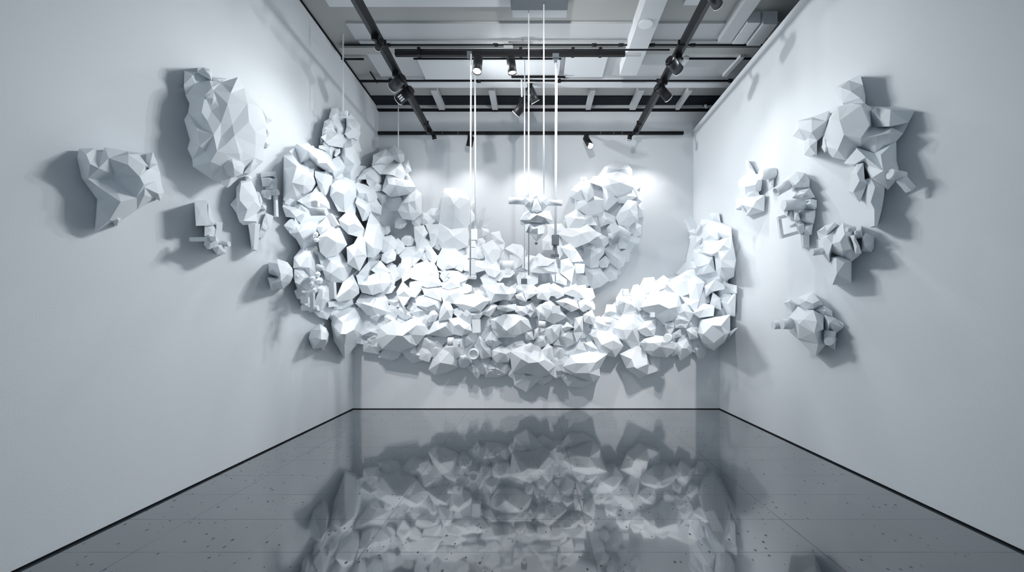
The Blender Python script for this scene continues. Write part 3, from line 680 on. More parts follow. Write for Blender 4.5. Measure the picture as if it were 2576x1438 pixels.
# right wall tower
T('I', [(580,290),(730,300),(830,330),(975,400),(985,520),(860,580),(790,580),(690,570),(600,580)], [(740,310),(820,340),(805,460,.9),(800,560),(690,500)], p0=.1, **u)
T('I', [(690,215),(730,195),(820,200),(840,320),(730,300)], [(760,240)], p0=.05, **u)
T('I', [(400,450),(430,400),(520,370),(580,390),(595,510),(520,520),(430,500)], [(500,480)], p0=.12, **u)
T('I', [(425,530),(490,500),(590,540),(550,640),(460,700),(420,640)], [(520,600)], p0=.14, **u)
T('I', [(600,580),(760,570),(960,530),(1000,520),(1060,850),(1030,1080),(920,1140),(830,1120),(760,1000),(740,810),(560,740)], [(720,770),(810,730),(880,640),(980,700,.4),(850,850,1.),(850,950,1.),(720,800),(1030,960,.3)], p0=.1, prot=.42, grow=1.0, **u)
T('I', [(480,750),(550,770),(730,820),(760,1000),(590,1040),(560,950),(490,930)], [(570,790),(560,940),(680,900)], p0=.24, **u)
T('I', [(380,980),(420,890),(480,870),(560,950),(590,1040),(500,1060),(400,1130)], [(480,960)], p0=.2, **u)
T('I', [(430,660),(470,700),(560,740),(490,930),(430,860)], [(490,800)], p0=.14, **u)
# the dark tower left of the middle
T('C', [(370,215,.2),(385,180,0.),(500,175,0.),(630,240,.1),(665,310,.55),(660,500,.6),(650,650,.7),(450,668,.95),(318,595,.55),(340,400,.4)], [(500,198,.35),(555,265,.8),(485,350,1.15),(440,262,.7),(415,370,.75),(420,480,.85),(490,480,1.1),(470,640,1.0),(370,270,.45),(555,410,.95),(560,560,.95)], p0=.2, prot=.34, **u)
T('C', [(665,315),(740,320),(735,380),(700,480),(665,500)], [(690,380)], p0=.14, **u)
T('C', [(320,590),(450,660),(640,640),(660,740),(640,850),(520,900),(350,880),(260,700)], [(480,740),(430,670,.8),(350,820),(560,700)], p0=.26)
T('C', [(150,600),(320,600),(330,790),(220,870),(190,700)], [(270,710)], p0=.24)
T('C', [(10,630),(120,610),(170,700),(60,880),(20,780)], [(110,740)], p0=.26)
T('C', [(150,470),(210,410),(300,400),(330,480),(320,590),(190,590)], [(240,490)], p0=.2, **u)
T('C', [(140,870),(200,850),(300,990),(240,1080),(170,990)], [(210,950)], p0=.28)
T('C', [(60,890),(130,770),(200,850),(140,900),(90,1000),(0,1080),(0,980)], [(90,930)], p0=.26)
T('C', [(300,990),(350,890),(500,890),(590,980),(560,1050),(490,1110),(350,1140),(290,1080)], [(370,1000),(450,960),(420,1080)], p0=.3)
T('C', [(500,1050),(590,980),(660,960),(640,1100),(580,1160),(500,1120)], [(580,1060)], p0=.26)
T('C', [(300,1160),(420,1150),(540,1160),(650,1250),(560,1290),(430,1230)], [(470,1200)], p0=.24)
T('C', [(0,1090),(160,1035),(270,1100),(300,1200),(200,1240),(90,1250)], [(110,1080),(200,1180)], p0=.32)
T('C', [(830,850),(950,790),(1050,900),(1030,990),(960,1080),(870,1010)], [(960,890),(900,960)], p0=.3)
T('C', [(940,700),(1040,680),(1060,760),(1100,820),(1080,900),(970,800)], [(1020,770)], p0=.2)
T('C', [(820,640),(900,650),(910,690),(840,740)], [(860,680)], p0=.22)
T('C', [(1110,890),(1200,835),(1300,850),(1350,920),(1330,1060),(1230,1120),(1200,950)], [(1210,940,.8),(1290,1000),(1250,890)], p0=.32)
T('C', [(610,1060),(680,1020),(850,1040),(870,1140),(760,1170),(620,1150)], [(740,1090)], p0=.3)
T('C', [(870,1010),(960,1080),(1000,1040),(1050,1160),(980,1230),(900,1200),(850,1120)], [(940,1130)], p0=.32)
T('C', [(640,910),(660,850),(760,870),(850,900),(840,1000),(760,1010),(660,1000)], [(760,940)], p0=.24)
T('C', [(780,770),(830,760),(870,800),(840,860),(770,870)], [(820,810)], p0=.2)
T('C', [(1340,990),(1450,990),(1400,1060),(1380,1140),(1310,1110)], [(1370,1050)], p0=.3)
# the tall lobe right of the middle
T('D', [(1060,160),(1115,80),(1200,40),(1330,38),(1385,110),(1390,190),(1240,130),(1130,150)], [(1140,90),(1250,100),(1330,110)], p0=.2, **u)
T('D', [(970,250),(1060,170),(1250,140),(1390,190),(1400,300),(1330,360),(1230,390),(1100,330),(1080,290)], [(1160,270,1.),(1270,250,1.),(1240,370),(1150,200)], p0=.3, **u)
T('D', [(755,330),(850,240),(950,230),(990,340),(990,400),(900,460),(820,430),(755,400)], [(860,310),(820,350),(930,300)], p0=.22, **u)
T('D', [(845,195),(910,190),(920,240),(850,245)], [], p0=.22, **u)
T('D', [(860,330),(950,295),(990,390),(920,450)], [(920,370)], p0=.5, prot=.03, **u)
T('D', [(820,460),(900,430),(1000,400),(1100,440),(1100,540),(1030,600),(940,610),(830,530)], [(920,470),(1000,430),(1020,580)], p0=.28, **u)
T('D', [(1090,290),(1120,280),(1240,440),(1130,540),(1100,520)], [(1140,410)], p0=.34, **u)
T('D', [(1230,400),(1390,320),(1410,300),(1440,400),(1330,470),(1250,460)], [(1340,390)], p0=.26, **u)
T('D', [(1390,190),(1440,230),(1485,300),(1460,330),(1500,450),(1520,540),(1510,600),(1450,610),(1440,450),(1400,400)], [(1440,330),(1460,420),(1480,520)], p0=.1, **u)
T('D', [(1230,620),(1260,560),(1350,440),(1440,460),(1450,560),(1450,640),(1360,710),(1260,690)], [(1280,570),(1370,530,1.),(1420,610),(1340,620)], p0=.3, **u)
T('D', [(690,610),(800,545),(880,600),(960,610),(1010,700),(900,700),(840,740),(720,740)], [(790,630),(900,640),(880,610)], p0=.26)
T('D', [(620,800),(700,740),(840,740),(910,700),(1000,770),(1060,800),(1000,830),(930,880),(780,940),(740,900)], [(790,760),(860,790),(760,830),(930,770)], p0=.3)
T('D', [(640,940),(740,900),(810,980),(870,1080),(760,1090),(690,1010)], [(740,970)], p0=.32)
T('D', [(890,950),(1000,900),(1100,950),(1090,1010),(1040,1070),(1040,1140),(960,1150),(880,1100)], [(960,960,.9),(950,1060,1.),(1040,1000)], p0=.28, **u)
T('D', [(930,880),(1020,790),(1140,830),(1140,890),(1090,940),(1000,920)], [(1060,850)], p0=.3, **u)
T('D', [(1130,740),(1170,690),(1250,710),(1240,780),(1180,850),(1140,800)], [(1190,750)], p0=.32, **u)
T('D', [(1270,830),(1340,900),(1330,950),(1260,950),(1250,900)], [(1300,890)], p0=.24, **u)
T('D', [(1100,960),(1250,900),(1270,990),(1330,960),(1330,1040),(1300,1130),(1250,1160),(1160,1090)], [(1180,1010),(1250,1060),(1200,970)], p0=.2, **u)
T('D', [(1040,1090),(1110,1030),(1160,1080),(1130,1150),(1060,1150)], [(1100,1080)], p0=.26, **u)
T('D', [(890,1160),(960,1140),(1050,1160),(1140,1290),(1070,1340),(970,1380),(920,1280)], [(980,1230),(1050,1220)], p0=.2, **u)
T('D', [(1080,1210),(1150,1140),(1240,1190),(1230,1270),(1160,1300)], [(1190,1200)], p0=.14, **u)
T('D', [(640,1080),(720,1060),(780,1150),(750,1300),(640,1210)], [(690,1130)], p0=.36)
T('D', [(780,1100),(890,1120),(880,1210),(800,1210)], [(840,1150)], p0=.26)
T('D', [(320,1170),(430,1040),(570,1080),(590,1130),(590,1200),(460,1210),(330,1200)], [(400,1130),(470,1100),(500,1190)], p0=.34)
T('D', [(410,1040),(440,1035),(580,1075),(500,1130),(405,1135)], [], p0=.5, prot=.03)
T('D', [(1040,600),(1100,560),(1210,610),(1220,680),(1130,690),(1060,720)], [(1120,640)], p0=.28, **u)
T('D', [(1370,740),(1430,670),(1495,710),(1490,800),(1420,830)], [(1440,740)], p0=.12, **u)
T('D', [(500,700),(640,690),(690,760),(620,860),(510,850)], [(590,760)], p0=.2)
T('D', [(940,610),(1030,600),(1060,720),(1060,790),(1000,760)], [(1010,680)], p0=.24, **u)
T('D', [(1240,690),(1360,710),(1370,760),(1300,730)], [(1320,720)], p0=.26, **u)
T('D', [(620,830),(680,980),(620,1060),(600,950)], [(640,950)], p0=.24)
T('D', [(440,860),(500,800),(560,870),(540,960),(450,960)], [(500,880)], p0=.22)
T('D', [(600,1210),(700,1280),(690,1340),(560,1300),(540,1220)], [(620,1280)], p0=.32)

made = []
for i, (crop, o, inn, kw) in enumerate(ITEMS):
    oo = [conv(crop, q) for q in o]; ii = [conv(crop, q) for q in inn]
    kw.setdefault('grow', 1.08)
    v, f, rad = facet_geo(oo, ii, seed=i + 1, **kw)
    made.append((rad, i, v, f))
made.sort(key=lambda q: -q[0])
for k_, (rad, i, v, f) in enumerate(made):
    link2('faceted_boulder' if k_ < 100 else ('faceted_fragment' if k_ < 200 else 'faceted_chip'), v, f, M_PAPER, big)

# small chips that fill the joints between the boulders, and the core that carries them
MASK = [(722,398),(755,372),(800,388),(835,425),(818,350),(822,310),(848,285),(878,300),(898,325),(900,430),(915,455),(945,405),(990,380),(1022,440),(1045,510),(1080,550),(1115,570),(1122,500),(1150,490),(1176,505),(1182,610),(1235,612),(1285,640),(1320,652),(1400,650),(1425,580),(1450,520),(1445,465),(1500,455),(1560,420),(1595,470),(1612,530),(1592,600),(1550,680),(1492,720),(1485,800),(1515,800),(1560,750),(1640,710),(1725,690),(1745,600),(1770,560),(1822,595),(1842,660),(1840,820),(1790,870),(1700,870),(1640,915),(1600,910),(1540,880),(1490,940),(1440,955),(1320,955),(1250,925),(1190,925),(1100,905),(1000,890),(930,872),(870,862),(840,825),(800,770),(770,765),(752,700),(748,620),(728,560)]
def inside(x, y, poly):
    c = False
    for i in range(len(poly)):
        (x0, y0), (x1, y1) = poly[i - 1], poly[i]
        if (y0 > y) != (y1 > y) and x < (x1 - x0) * (y - y0) / (y1 - y0) + x0: c = not c
    return c
def zone_at(x, y):
    if x < 900 and y < 780: return 'U'
    if x > 1420 and y < 720: return 'U'
    return 'M' if y < 800 else 'L'
chips = []
n = 0
while n < 420:
    x, y = R.uniform(715, 1855), R.uniform(280, 960)
    if not inside(x, y, MASK): continue
    n += 1
    r = R.uniform(11, 25); sides = R.randint(5, 7); a0 = R.uniform(0, 6.28)
    o = [(x + math.cos(a0 + 6.283 * j / sides) * r * R.uniform(.75, 1.2), y + math.sin(a0 + 6.283 * j / sides) * r * R.uniform(.75, 1.2)) for j in range(sides)]
    ii = [(x + R.uniform(-.4, .4) * r, y + R.uniform(-.5, .3) * r) for j in range(R.randint(1, 2))]
    zn = zone_at(x, y)
    v, f, rad = facet_geo(o, ii, seed=1000 + n, zone=zn, p0=R.uniform(.07, .13) + (.08 if y > 600 and 930 < x < 1500 else 0), prot=R.uniform(.05, .10), pb=.012)
    chips.append((rad, v, f))
chips.sort(key=lambda q: -q[0])
av, af = [], []
free = 100 - max(0, len(made) - 200)
for k_, (rad, v, f) in enumerate(chips):
    if k_ < free: link2('faceted_chip', v, f, M_PAPER, big)
    else:
        b0 = len(av); av += v; af += [tuple(b0 + j for j in q) for q in f]
tag(link2('chip_infill', av, af, M_PAPER, big), 'small white chips wedged between the boulders', kind='stuff')
def core(poly, zone, name):
    n_ = len(poly); xs = [q[0] for q in poly]; ys = [q[1] for q in poly]
    inn = []
    y = min(ys) + 18
    while y < max(ys):
        x = min(xs) + 18
        while x < max(xs):
            if inside(x, y, poly): inn.append((x + R.uniform(-8, 8), y + R.uniform(-8, 8), R.uniform(.4, 1)))
            x += 36
        y += 36
    inn = [q for q in inn if inside(q[0], q[1], poly)]
    v, f, _ = facet_geo(poly, inn, prot=.12, p0=.05, zone=zone, grow=.985, shrink=1.0, pb=.012)
    return link2(name, v, f, M_PAPER, big)
core(MASK, 'A', 'backing_core')
# tubes, blocks and small fittings set into the cloud
ctube('paper_tube', 'A', (908, 152), (992, 152), 42, big, .40)
cbar('paper_block', 'A', (900, 192), (992, 190), 36, big, .38)
ctube('paper_tube', 'A', (570, 1312), (745, 1308), 88, big, .70)
cbar('paper_block', 'A', (585, 1222), (658, 1222), 58, big, .66)
cbar('paper_block', 'B', (680, 75), (748, 180), 48, big, .72)
ctube('paper_tube', 'B', (568, 548), (626, 556), 68, big, .55, d1=40)
cbar('paper_block', 'B', (704, 682), (712, 832), 48, big, .72)
cbar('paper_block', 'B', (432, 842), (500, 842), 60, big, .34)
cbar('paper_block', 'B', (432, 915), (500, 915), 46, big, .34)
cbar('paper_block', 'B', (522, 780), (528, 930), 32, big, .46)
ctube('paper_tube', 'B', (500, 930), (575, 915), 52, big, .46)
for q in ((530, 650, 30), (590, 670, 34), (520, 700, 24), (590, 745, 26), (545, 755, 22), (560, 250, 22), (560, 300, 24), (575, 610, 26)):
    o = [(q[0] + q[2] * math.cos(a) * R.uniform(.8, 1.2), q[1] + q[2] * math.sin(a) * R.uniform(.8, 1.2)) for a in (0, 1.1, 2.2, 3.3, 4.4, 5.4)]
    facet(big, 'faceted_knob', 'B', o, [(q[0], q[1] - q[2] * .2)], p0=.46, zone='U', seed=int(q[0]))
tube('paper_ring', VP('E', 1322, 1045, .22, 'L'), VP('E', 1314, 1062, .50, 'L'), .085, M_PAPER, big, n=28, hollow=.78)
cbar('paper_block', 'E', (1105, 942), (1200, 938), 86, big, .55, 'L')
cbar('block_recess', 'E', (1145, 938), (1167, 938), 34, big, .64, 'L')
ctube('paper_tube', 'E', (1045, 925), (1105, 925), 90, big, .5, 'L', hollow=.7)
ctube('paper_tube', 'C', (1046, 1088), (1208, 1088), 112, big, .85, 'M')
cbar('paper_block', 'C', (1140, 1135), (1140, 1195), 66, big, .82, 'M')
cbar('paper_block', 'D', (1172, 700), (1222, 785), 90, big, .55)
ctube('paper_tube', 'D', (1240, 730), (1375, 812), 62, big, .5)
cbar('paper_block', 'D', (1370, 845), (1468, 878), 62, big, .42)
ctube('paper_tube', 'D', (1145, 818), (1192, 812), 52, big, .6)
cbar('paper_block', 'I', (378, 268), (440, 355), 90, big, .28)
cbar('paper_block', 'I', (430, 345), (465, 415), 100, big, .32)
ctube('paper_tube', 'G', (835, 550), (918, 560), 84, big, .72, 'M')
cbar('paper_block', 'G', (1000, 375), (1095, 375), 90, big, .82, 'M')
cbar('paper_block', 'G', (985, 190), (1100, 186), 46, big, .82, 'M')
cbar('paper_block', 'H', (390, 432), (452, 430), 70, big, .5, 'M')
cbar('paper_block', 'H', (702, 680), (745, 680), 56, big, .72, 'L')
tube('paper_tube', VP('H', 905, 940, .56, 'L'), VP('H', 895, 945, .68, 'L'), .075, M_PAPER, big, r1=.06)
cbar('paper_block', 'E', (985, 245), (1032, 178), 60, big, .58, 'M')
cbar('paper_block', 'E', (1345, 690), (1350, 830), 80, big, .66, 'M')
cbar('paper_block', 'E', (1222, 612), (1270, 645), 56, big, .72, 'M')
# slim upright slats behind the paired cords
for (a, b) in (((860, 395), (815, 540)), ((905, 505), (870, 630))):
    bar('paper_slat', VP('C', a[0], a[1], .35), VP('C', b[0], b[1], .35), .07, .02, M_PAPER, big, up=(0, 1, 0))
# ================================================================ pieces on the side walls
SATS = []
LEANS = [(195, .0011), (445, .0014), (585, .0013), (655, .0012), (652, .0012), (482, .0012), (672, .0014), (776, .0014),
         (2298, .0010), (1922, .0015), (1946, .0012), (2052, .0014), (2196, .0013), (2118, .0014)]
def sat(name, crop, at, label, cat='sculpture', p=0.1):
    LEAN[0] = LEANS[len(SATS)]; SATS.append(name)
    return thing(name, VP(crop, at[0], at[1], p), label, cat)
U = dict(zone='U')
# left wall, dark folded shard
t = sat('mounted_shard_sculpture', 'S', (900, 700), 'grey folded paper shard alone on the left wall, nearest the camera')
facet(t, 'faceted_body', 'S', [(465,330),(490,215),(680,215),(715,250),(785,250),(815,195),(1100,250),(1310,280),(1325,300),(1410,262),(1465,405),(1500,510),(1525,680),(1552,760),(1505,870),(1430,830),(1215,980),(1010,1120),(955,1185),(905,1130),(685,1262),(715,850),(555,625),(525,590)],
      [(580,285,.7),(630,410,.95),(735,460,.9),(600,590,.55),(925,540,.45),(765,605,.35),(920,605,.35),(1010,880,.8),(1050,930,.6),(960,495,.65),(1105,420,.9),(1310,425,.75),(1105,290,.8),(860,335,.8),(1250,570,.95),(1295,660,1.),(1310,700,.8),(1305,795,.65),(1480,780,.35),(1440,620,.45),(1335,460,.3),(1370,460,.35),(870,1110,.45),(745,930,.5),(1210,830,.55),(740,700,.5)],
      prot=.34, p0=.06, grow=1.0, shrink=.93, pb=.012, seed=3, **U)
facet(t, 'folded_tip', 'S', [(905,1130),(945,1070),(1015,1100),(960,1185)], [(985,1110)], p0=.14, prot=.06, **U)
facet(t, 'folded_tip', 'S', [(1330,295),(1410,262),(1468,405),(1370,465),(1320,400)], [(1380,400)], p0=.22, prot=.08, **U)
# left wall, large ball
t = sat('mounted_ball_sculpture', 'K', (640, 700), 'largest grey faceted ball high on the left wall')
facet(t, 'faceted_body', 'K', [(255,260),(375,245),(520,205),(560,225),(640,235),(815,180),(880,290),(960,390),(1050,490),(1100,600),(1120,700),(1115,800),(1085,900),(1080,1050),(940,1180),(840,1210),(710,1325),(640,1285),(545,1235),(350,1105),(345,1030),(295,920),(320,830),(260,620),(300,550),(315,455),(275,370)],
      [(545,290,.7),(710,455,.95),(740,345,.85),(765,290,.7),(915,450,.85),(930,640,1.),(760,670,.95),(780,785,1.),(830,970,.85),(995,745,.8),(1000,885,.6),(870,950,.75),(640,655,.9),(500,630,.8),(440,545,.75),(565,775,.95),(400,735,.7),(420,890,.72),(600,945,.9),(620,480,.8),(475,370,.7),(565,315,.72),(540,530,.7),(535,1055,.7),(655,1105,.6),(690,970,.85),(770,1125,.55),(845,1050,.65),(990,1010,.5),(1080,660,.4),(1030,570,.5),(450,700,.55),(640,800,.8),(700,870,.95),(480,950,.55)],
      prot=.36, p0=.20, grow=1.0, shrink=.74, pb=.012, seed=5, **U)
facet(t, 'back_lobe', 'K', [(262,255),(265,118),(390,130),(520,200),(375,245)], [(340,170)], p0=.2, prot=.12, pb=.012, **U)
facet(t, 'top_nub', 'K', [(395,130),(405,80),(460,82),(530,100),(550,130),(545,215),(500,190)], [(490,125),(520,150)], p0=.3, prot=.1, **U)
facet(t, 'back_lobe', 'K', [(555,180),(700,195),(640,235),(560,225)], [(600,200)], p0=.2, prot=.06, **U)
facet(t, 'side_spike', 'K', [(1050,490),(1175,625),(1115,665),(1090,600)], [(1110,600)], p0=.16, prot=.06, **U)
facet(t, 'side_spike', 'K', [(1110,690),(1152,745),(1125,800),(1105,790)], [(1125,745)], p0=.2, prot=.05, **U)
facet(t, 'side_spike', 'K', [(1090,840),(1152,868),(1118,915),(1085,900)], [(1120,875)], p0=.2, prot=.05, **U)
facet(t, 'faceted_knob', 'K', [(670,1100),(690,1030),(750,1000),(840,1050),(885,1100),(860,1180),(780,1210),(710,1190)], [(775,1125,1.),(760,1060),(820,1100)], p0=.42, prot=.1, **U)
facet(t, 'faceted_knob', 'K', [(470,360),(570,320),(630,400),(610,480),(540,520),(480,420)], [(560,400),(500,390)], p0=.44, prot=.07, **U)
facet(t, 'folded_tip', 'K', [(880,1165),(985,1010),(1015,1080),(940,1180)], [(950,1100)], p0=.36, prot=.05, **U)
# left wall, hanging body with a tail
t = sat('mounted_body_sculpture', 'N', (1120, 650), 'grey rounded paper body with a long tapering tail below the big ball', p=.3)
facet(t, 'faceted_body', 'N', [(970,400),(1030,315),(1170,310),(1225,420),(1270,560),(1305,680),(1245,750),(1258,895),(1060,905),(1010,860),(975,760),(970,560)], [(1030,340,.6),(1010,490,.8),(1215,520,.75),(1015,575,.9),(1220,590,.8),(1065,860,.8),(1240,865,.6),(1160,490,.8),(1120,700,1.)], p0=.32, prot=.2, jit=.05, **U)
facet(t, 'side_wedge', 'N', [(880,630),(960,540),(1000,560),(1000,790),(970,755)], [(970,640)], p0=.28, prot=.1, **U)
facet(t, 'side_wedge', 'N', [(1250,450),(1290,470),(1330,590),(1300,680),(1260,560)], [(1300,580)], p0=.26, prot=.08, **U)
facet(t, 'side_wedge', 'N', [(1300,690),(1340,640),(1385,650),(1380,710)], [(1345,670)], p0=.24, prot=.06, **U)
facet(t, 'tail', 'N', [(1130,900),(1230,895),(1295,910),(1260,1265),(1180,1265)], [(1228,905,1.),(1208,1255,1.)], p0=.34, prot=.08, **U)
facet(t, 'neck', 'N', [(1092,232),(1160,232),(1186,268),(1178,298),(1096,298)], [(1140,255)], p0=.26, prot=.06, **U)
# left wall, tube and blocks
t = sat('mounted_block_sculpture', 'N', (1430, 430), 'small paper stack of blocks and a tube with a long slat beside the cloud', p=.1)
facet(t, 'folded_block', 'N', [(1305,185),(1512,172),(1522,262),(1465,235),(1312,258)], [(1410,180,.9),(1410,240,.9)], p0=.12, prot=.1, **U)
facet(t, 'folded_block', 'N', [(1312,265),(1420,255),(1470,275),(1535,270),(1530,372),(1332,382)], [(1415,265,.9),(1462,300,1.),(1400,370,.8)], p0=.16, prot=.1, **U)
cbar('connector', 'N', (1452, 365), (1455, 430), 100, t, .2)
ctube('tube', 'N', (1342, 485), (1425, 478), 105, t, .26)
ctube('tube', 'N', (1420, 462), (1545, 460), 82, t, .26)
cbar('peg', 'N', (1412, 505), (1414, 555), 42, t, .28)
facet(t, 'slat', 'N', [(1478,505),(1540,500),(1553,800),(1492,800)], [(1508,510,1.),(1518,790,1.)], p0=.12, prot=.06, **U)
# left wall, two small folded plates
t = sat('mounted_plate_sculpture', 'N', (1380, 900), 'two small folded paper plates touching at a corner below the tube piece', p=.05)
facet(t, 'folded_plate', 'N', [(1380,750),(1482,795),(1440,955),(1400,945),(1335,862)], [(1400,850)], p0=.1, prot=.05, **U)
facet(t, 'folded_plate', 'N', [(1335,862),(1405,945),(1380,1010),(1340,1100),(1280,1085),(1300,970)], [(1330,960),(1370,985)], p0=.1, prot=.07, **U)
# left wall, plank piece casting the long shadow
t = sat('mounted_plank_sculpture', 'N', (620, 1100), 'paper piece of an upright plank, rod and crossing fins standing off the left wall', p=.4)
facet(t, 'plank', 'N', [(383,582),(560,578),(560,918),(405,920)], [], p0=.60, prot=.02, **U)
facet(t, 'folded_plate', 'N', [(556,580),(600,680),(668,905),(556,918)], [(575,640,1.),(600,850,.3)], p0=.50, prot=.09, **U)
facet(t, 'upright_slat', 'N', [(525,920),(650,915),(690,980),(660,1095),(525,1070)], [(620,980,.6)], p0=.42, prot=.06, **U)
facet(t, 'upright_slat', 'N', [(672,885),(775,885),(755,1110),(720,1190),(660,1100),(688,970)], [(690,890,.8)], p0=.44, prot=.05, **U)
cbar('rod', 'N', (333, 1118), (575, 1114), 52, t, .6)
facet(t, 'faceted_knob', 'N', [(515,1190),(530,1130),(590,1050),(660,1080),(710,1110),(712,1160),(660,1215),(600,1250),(560,1245)], [(580,1120,.8),(660,1120,1.),(600,1180,.8)], p0=.52, prot=.12, **U)
facet(t, 'fin', 'N', [(630,1240),(690,1200),(750,1190),(790,1210),(828,1305),(700,1325)], [(720,1215,.9),(770,1280,.5)], p0=.5, prot=.07, **U)
ctube('tube', 'N', (750, 1174), (866, 1180), 74, t, .5)
bar('stand_off', VP('N', 560, 1100, .015), VP('N', 640, 1105, .36), .04, .04, M_PAPER, t)
# two lone balls left of the cloud
t = sat('mounted_round_sculpture', 'B', (230, 620), 'small round faceted paper head with a notch, left of the cloud', p=.02)
facet(t, 'faceted_body', 'B', [(125,500),(210,470),(300,500),(345,560),(350,630),(320,690),(260,745),(210,740),(150,755),(118,640),(215,640),(130,600)], [(210,515,.7),(290,550,.8),(235,600,1.),(240,670,1.),(160,560,.5),(300,610,.9),(165,690,.5)], p0=.05, prot=.3, pb=.012, grow=1.0, **U)
t = sat('mounted_round_sculpture', 'B', (600, 1180), 'small pointed paper ball on the left wall under the cloud', p=.02)
facet(t, 'faceted_body', 'B', [(490,1190),(510,1110),(590,1055),(650,1095),(676,1150),(668,1220),(640,1265),(625,1300),(605,1275),(530,1285)], [(600,1115,.8),(605,1200,1.),(550,1180,.7),(640,1140,.7),(650,1200,.8)], p0=.05, prot=.3, pb=.012, grow=1.0, **U)
# right wall, large winged piece
t = sat('mounted_winged_sculpture', 'Q', (760, 600), 'largest faceted paper piece on the right wall, with arms, fin and pointed leg', p=.1)
facet(t, 'fin', 'Q', [(513,180),(540,150),(625,105),(713,60),(735,140),(752,225),(753,290),(585,302)], [(560,160,.8),(715,245,.7),(575,285,.5),(640,190,1.)], p0=.12, prot=.12, **U)
facet(t, 'faceted_body', 'Q', [(425,560),(470,410),(540,320),(640,295),(740,290),(800,330),(805,470),(955,480),(980,520),(930,620),(830,680),(720,640),(600,735),(500,715),(420,620)], [(550,425,.9),(725,300,.6),(790,460,.7),(720,570,.95),(585,540,1.),(535,660,.6),(480,420,.5),(850,550,.7)], p0=.12, prot=.4, jit=.05, pb=.012, **U)
facet(t, 'wing', 'Q', [(735,305),(850,315),(960,320),(1145,348),(1100,440),(1055,530),(955,478),(810,478),(805,340)], [(960,340,.8),(805,345,.7),(950,470,1.),(880,410,.8)], p0=.08, prot=.28, pb=.012, jit=.05, **U)
facet(t, 'wing', 'Q', [(810,515),(970,482),(1055,530),(1000,595),(930,620),(720,570)], [(950,525,.8),(840,550,1.)], p0=.16, prot=.26, jit=.05, **U)
facet(t, 'arm', 'Q', [(178,548),(215,430),(330,400),(460,350),(475,410),(440,520),(370,585),(300,570),(270,585)], [(325,420,.8),(325,520,1.),(220,490,.5),(440,430,.6)], p0=.12, prot=.2, pb=.012, **U)
facet(t, 'forearm', 'Q', [(270,590),(300,570),(368,585),(365,705),(310,715),(265,700)], [(310,635,1.),(355,690,.6)], p0=.14, prot=.1, **U)
facet(t, 'side_spike', 'Q', [(405,640),(430,575),(485,650),(430,682)], [(440,640)], p0=.18, prot=.07, **U)
facet(t, 'faceted_belly', 'Q', [(595,770),(690,640),(830,690),(1000,592),(1003,750),(1020,810),(990,910),(935,975),(800,890),(740,770),(640,790)], [(680,770,.5),(690,650,.6),(760,720,.8),(880,700,.8),(970,750,.6),(900,830,1.),(820,880,.7)], p0=.12, prot=.3, pb=.012, jit=.05, **U)
facet(t, 'fin', 'Q', [(640,860),(690,780),(740,770),(750,900),(770,930),(710,1080),(620,990),(645,880)], [(710,910,1.),(690,850,.7),(660,1000,.6)], p0=.24, prot=.1, **U)
facet(t, 'leg', 'Q', [(752,905),(800,890),(910,965),(905,1030),(885,1145),(850,1277),(790,1277),(768,1140),(755,1070)], [(790,955,.8),(830,1140,1.),(835,960,1.),(800,1080,.7),(830,1270,.9)], p0=.16, prot=.16, jit=.05, **U)
ctube('tube', 'Q', (955, 855), (1066, 873), 80, t, .32, d1=72)
cbar('peg', 'Q', (1045, 890), (1122, 982), 52, t, .24)
# right wall, small piece near the back
t = sat('mounted_horned_sculpture', 'X', (340, 400), 'small horned paper piece near the back corner of the right wall', p=.05)
facet(t, 'horn', 'X', [(287,90),(312,88),(345,140),(382,210),(300,218)], [(320,150)], p0=.06, prot=.08, **U)
facet(t, 'faceted_head', 'X', [(222,280),(290,225),(330,212),(430,225),(440,300),(430,370),(380,410),(290,440),(240,360),(222,330)], [(335,245),(380,320,.9),(300,275,.9),(280,340,.9)], p0=.08, prot=.22, pb=.012, **U)
facet(t, 'faceted_body', 'X', [(195,460),(285,445),(380,420),(465,420),(460,570),(290,615),(285,580),(210,540)], [(290,455,.8),(350,535,1.),(385,475,.7),(250,510,.6)], p0=.08, prot=.22, pb=.012, **U)
facet(t, 'side_wedge', 'X', [(235,395),(290,380),(400,370),(415,415),(290,442)], [(330,400)], p0=.1, prot=.14, **U)
ctube('nub', 'X', (235, 535), (190, 545), 60, t, .28, d1=24)
t = sat('mounted_tube_sculpture', 'X', (495, 215), 'short white tube with a spike under it, beside the horned piece', p=.05)
ctube('tube', 'X', (428, 220), (558, 214), 104, t, .14, n=28)
facet(t, 'spike', 'X', [(488,262),(556,262),(550,352),(522,352)], [(530,300)], p0=.05, prot=.08, **U)
# right wall, piece with the square frame
t = sat('mounted_frame_sculpture', 'X', (800, 560), 'tall paper piece with tubes and an open square frame on the right wall', p=.08)
facet(t, 'faceted_head', 'X', [(648,290),(690,235),(770,197),(850,210),(892,270),(890,345),(820,345),(760,345),(740,390),(700,340)], [(700,265,.8),(800,280,1.),(760,320,.9),(850,300,.7)], p0=.1, prot=.24, pb=.012, **U)
facet(t, 'faceted_body', 'X', [(730,445),(800,375),(895,350),(945,440),(820,460)], [(850,400,1.),(800,410)], p0=.12, prot=.2, **U)
ctube('tube', 'X', (690, 322), (575, 388), 90, t, .3, hollow=.7)
ctube('tube', 'X', (645, 515), (835, 508), 100, t, .34)
facet(t, 'tube_face', 'X', [(625,505),(660,465),(692,470),(692,560),(680,612),(655,590)], [(665,530)], p0=.42, prot=.04, **U)
facet(t, 'faceted_block', 'X', [(822,460),(905,445),(962,470),(960,540),(940,560),(830,555)], [(905,500,1.),(850,505,.8)], p0=.08, prot=.2, pb=.012, **U)
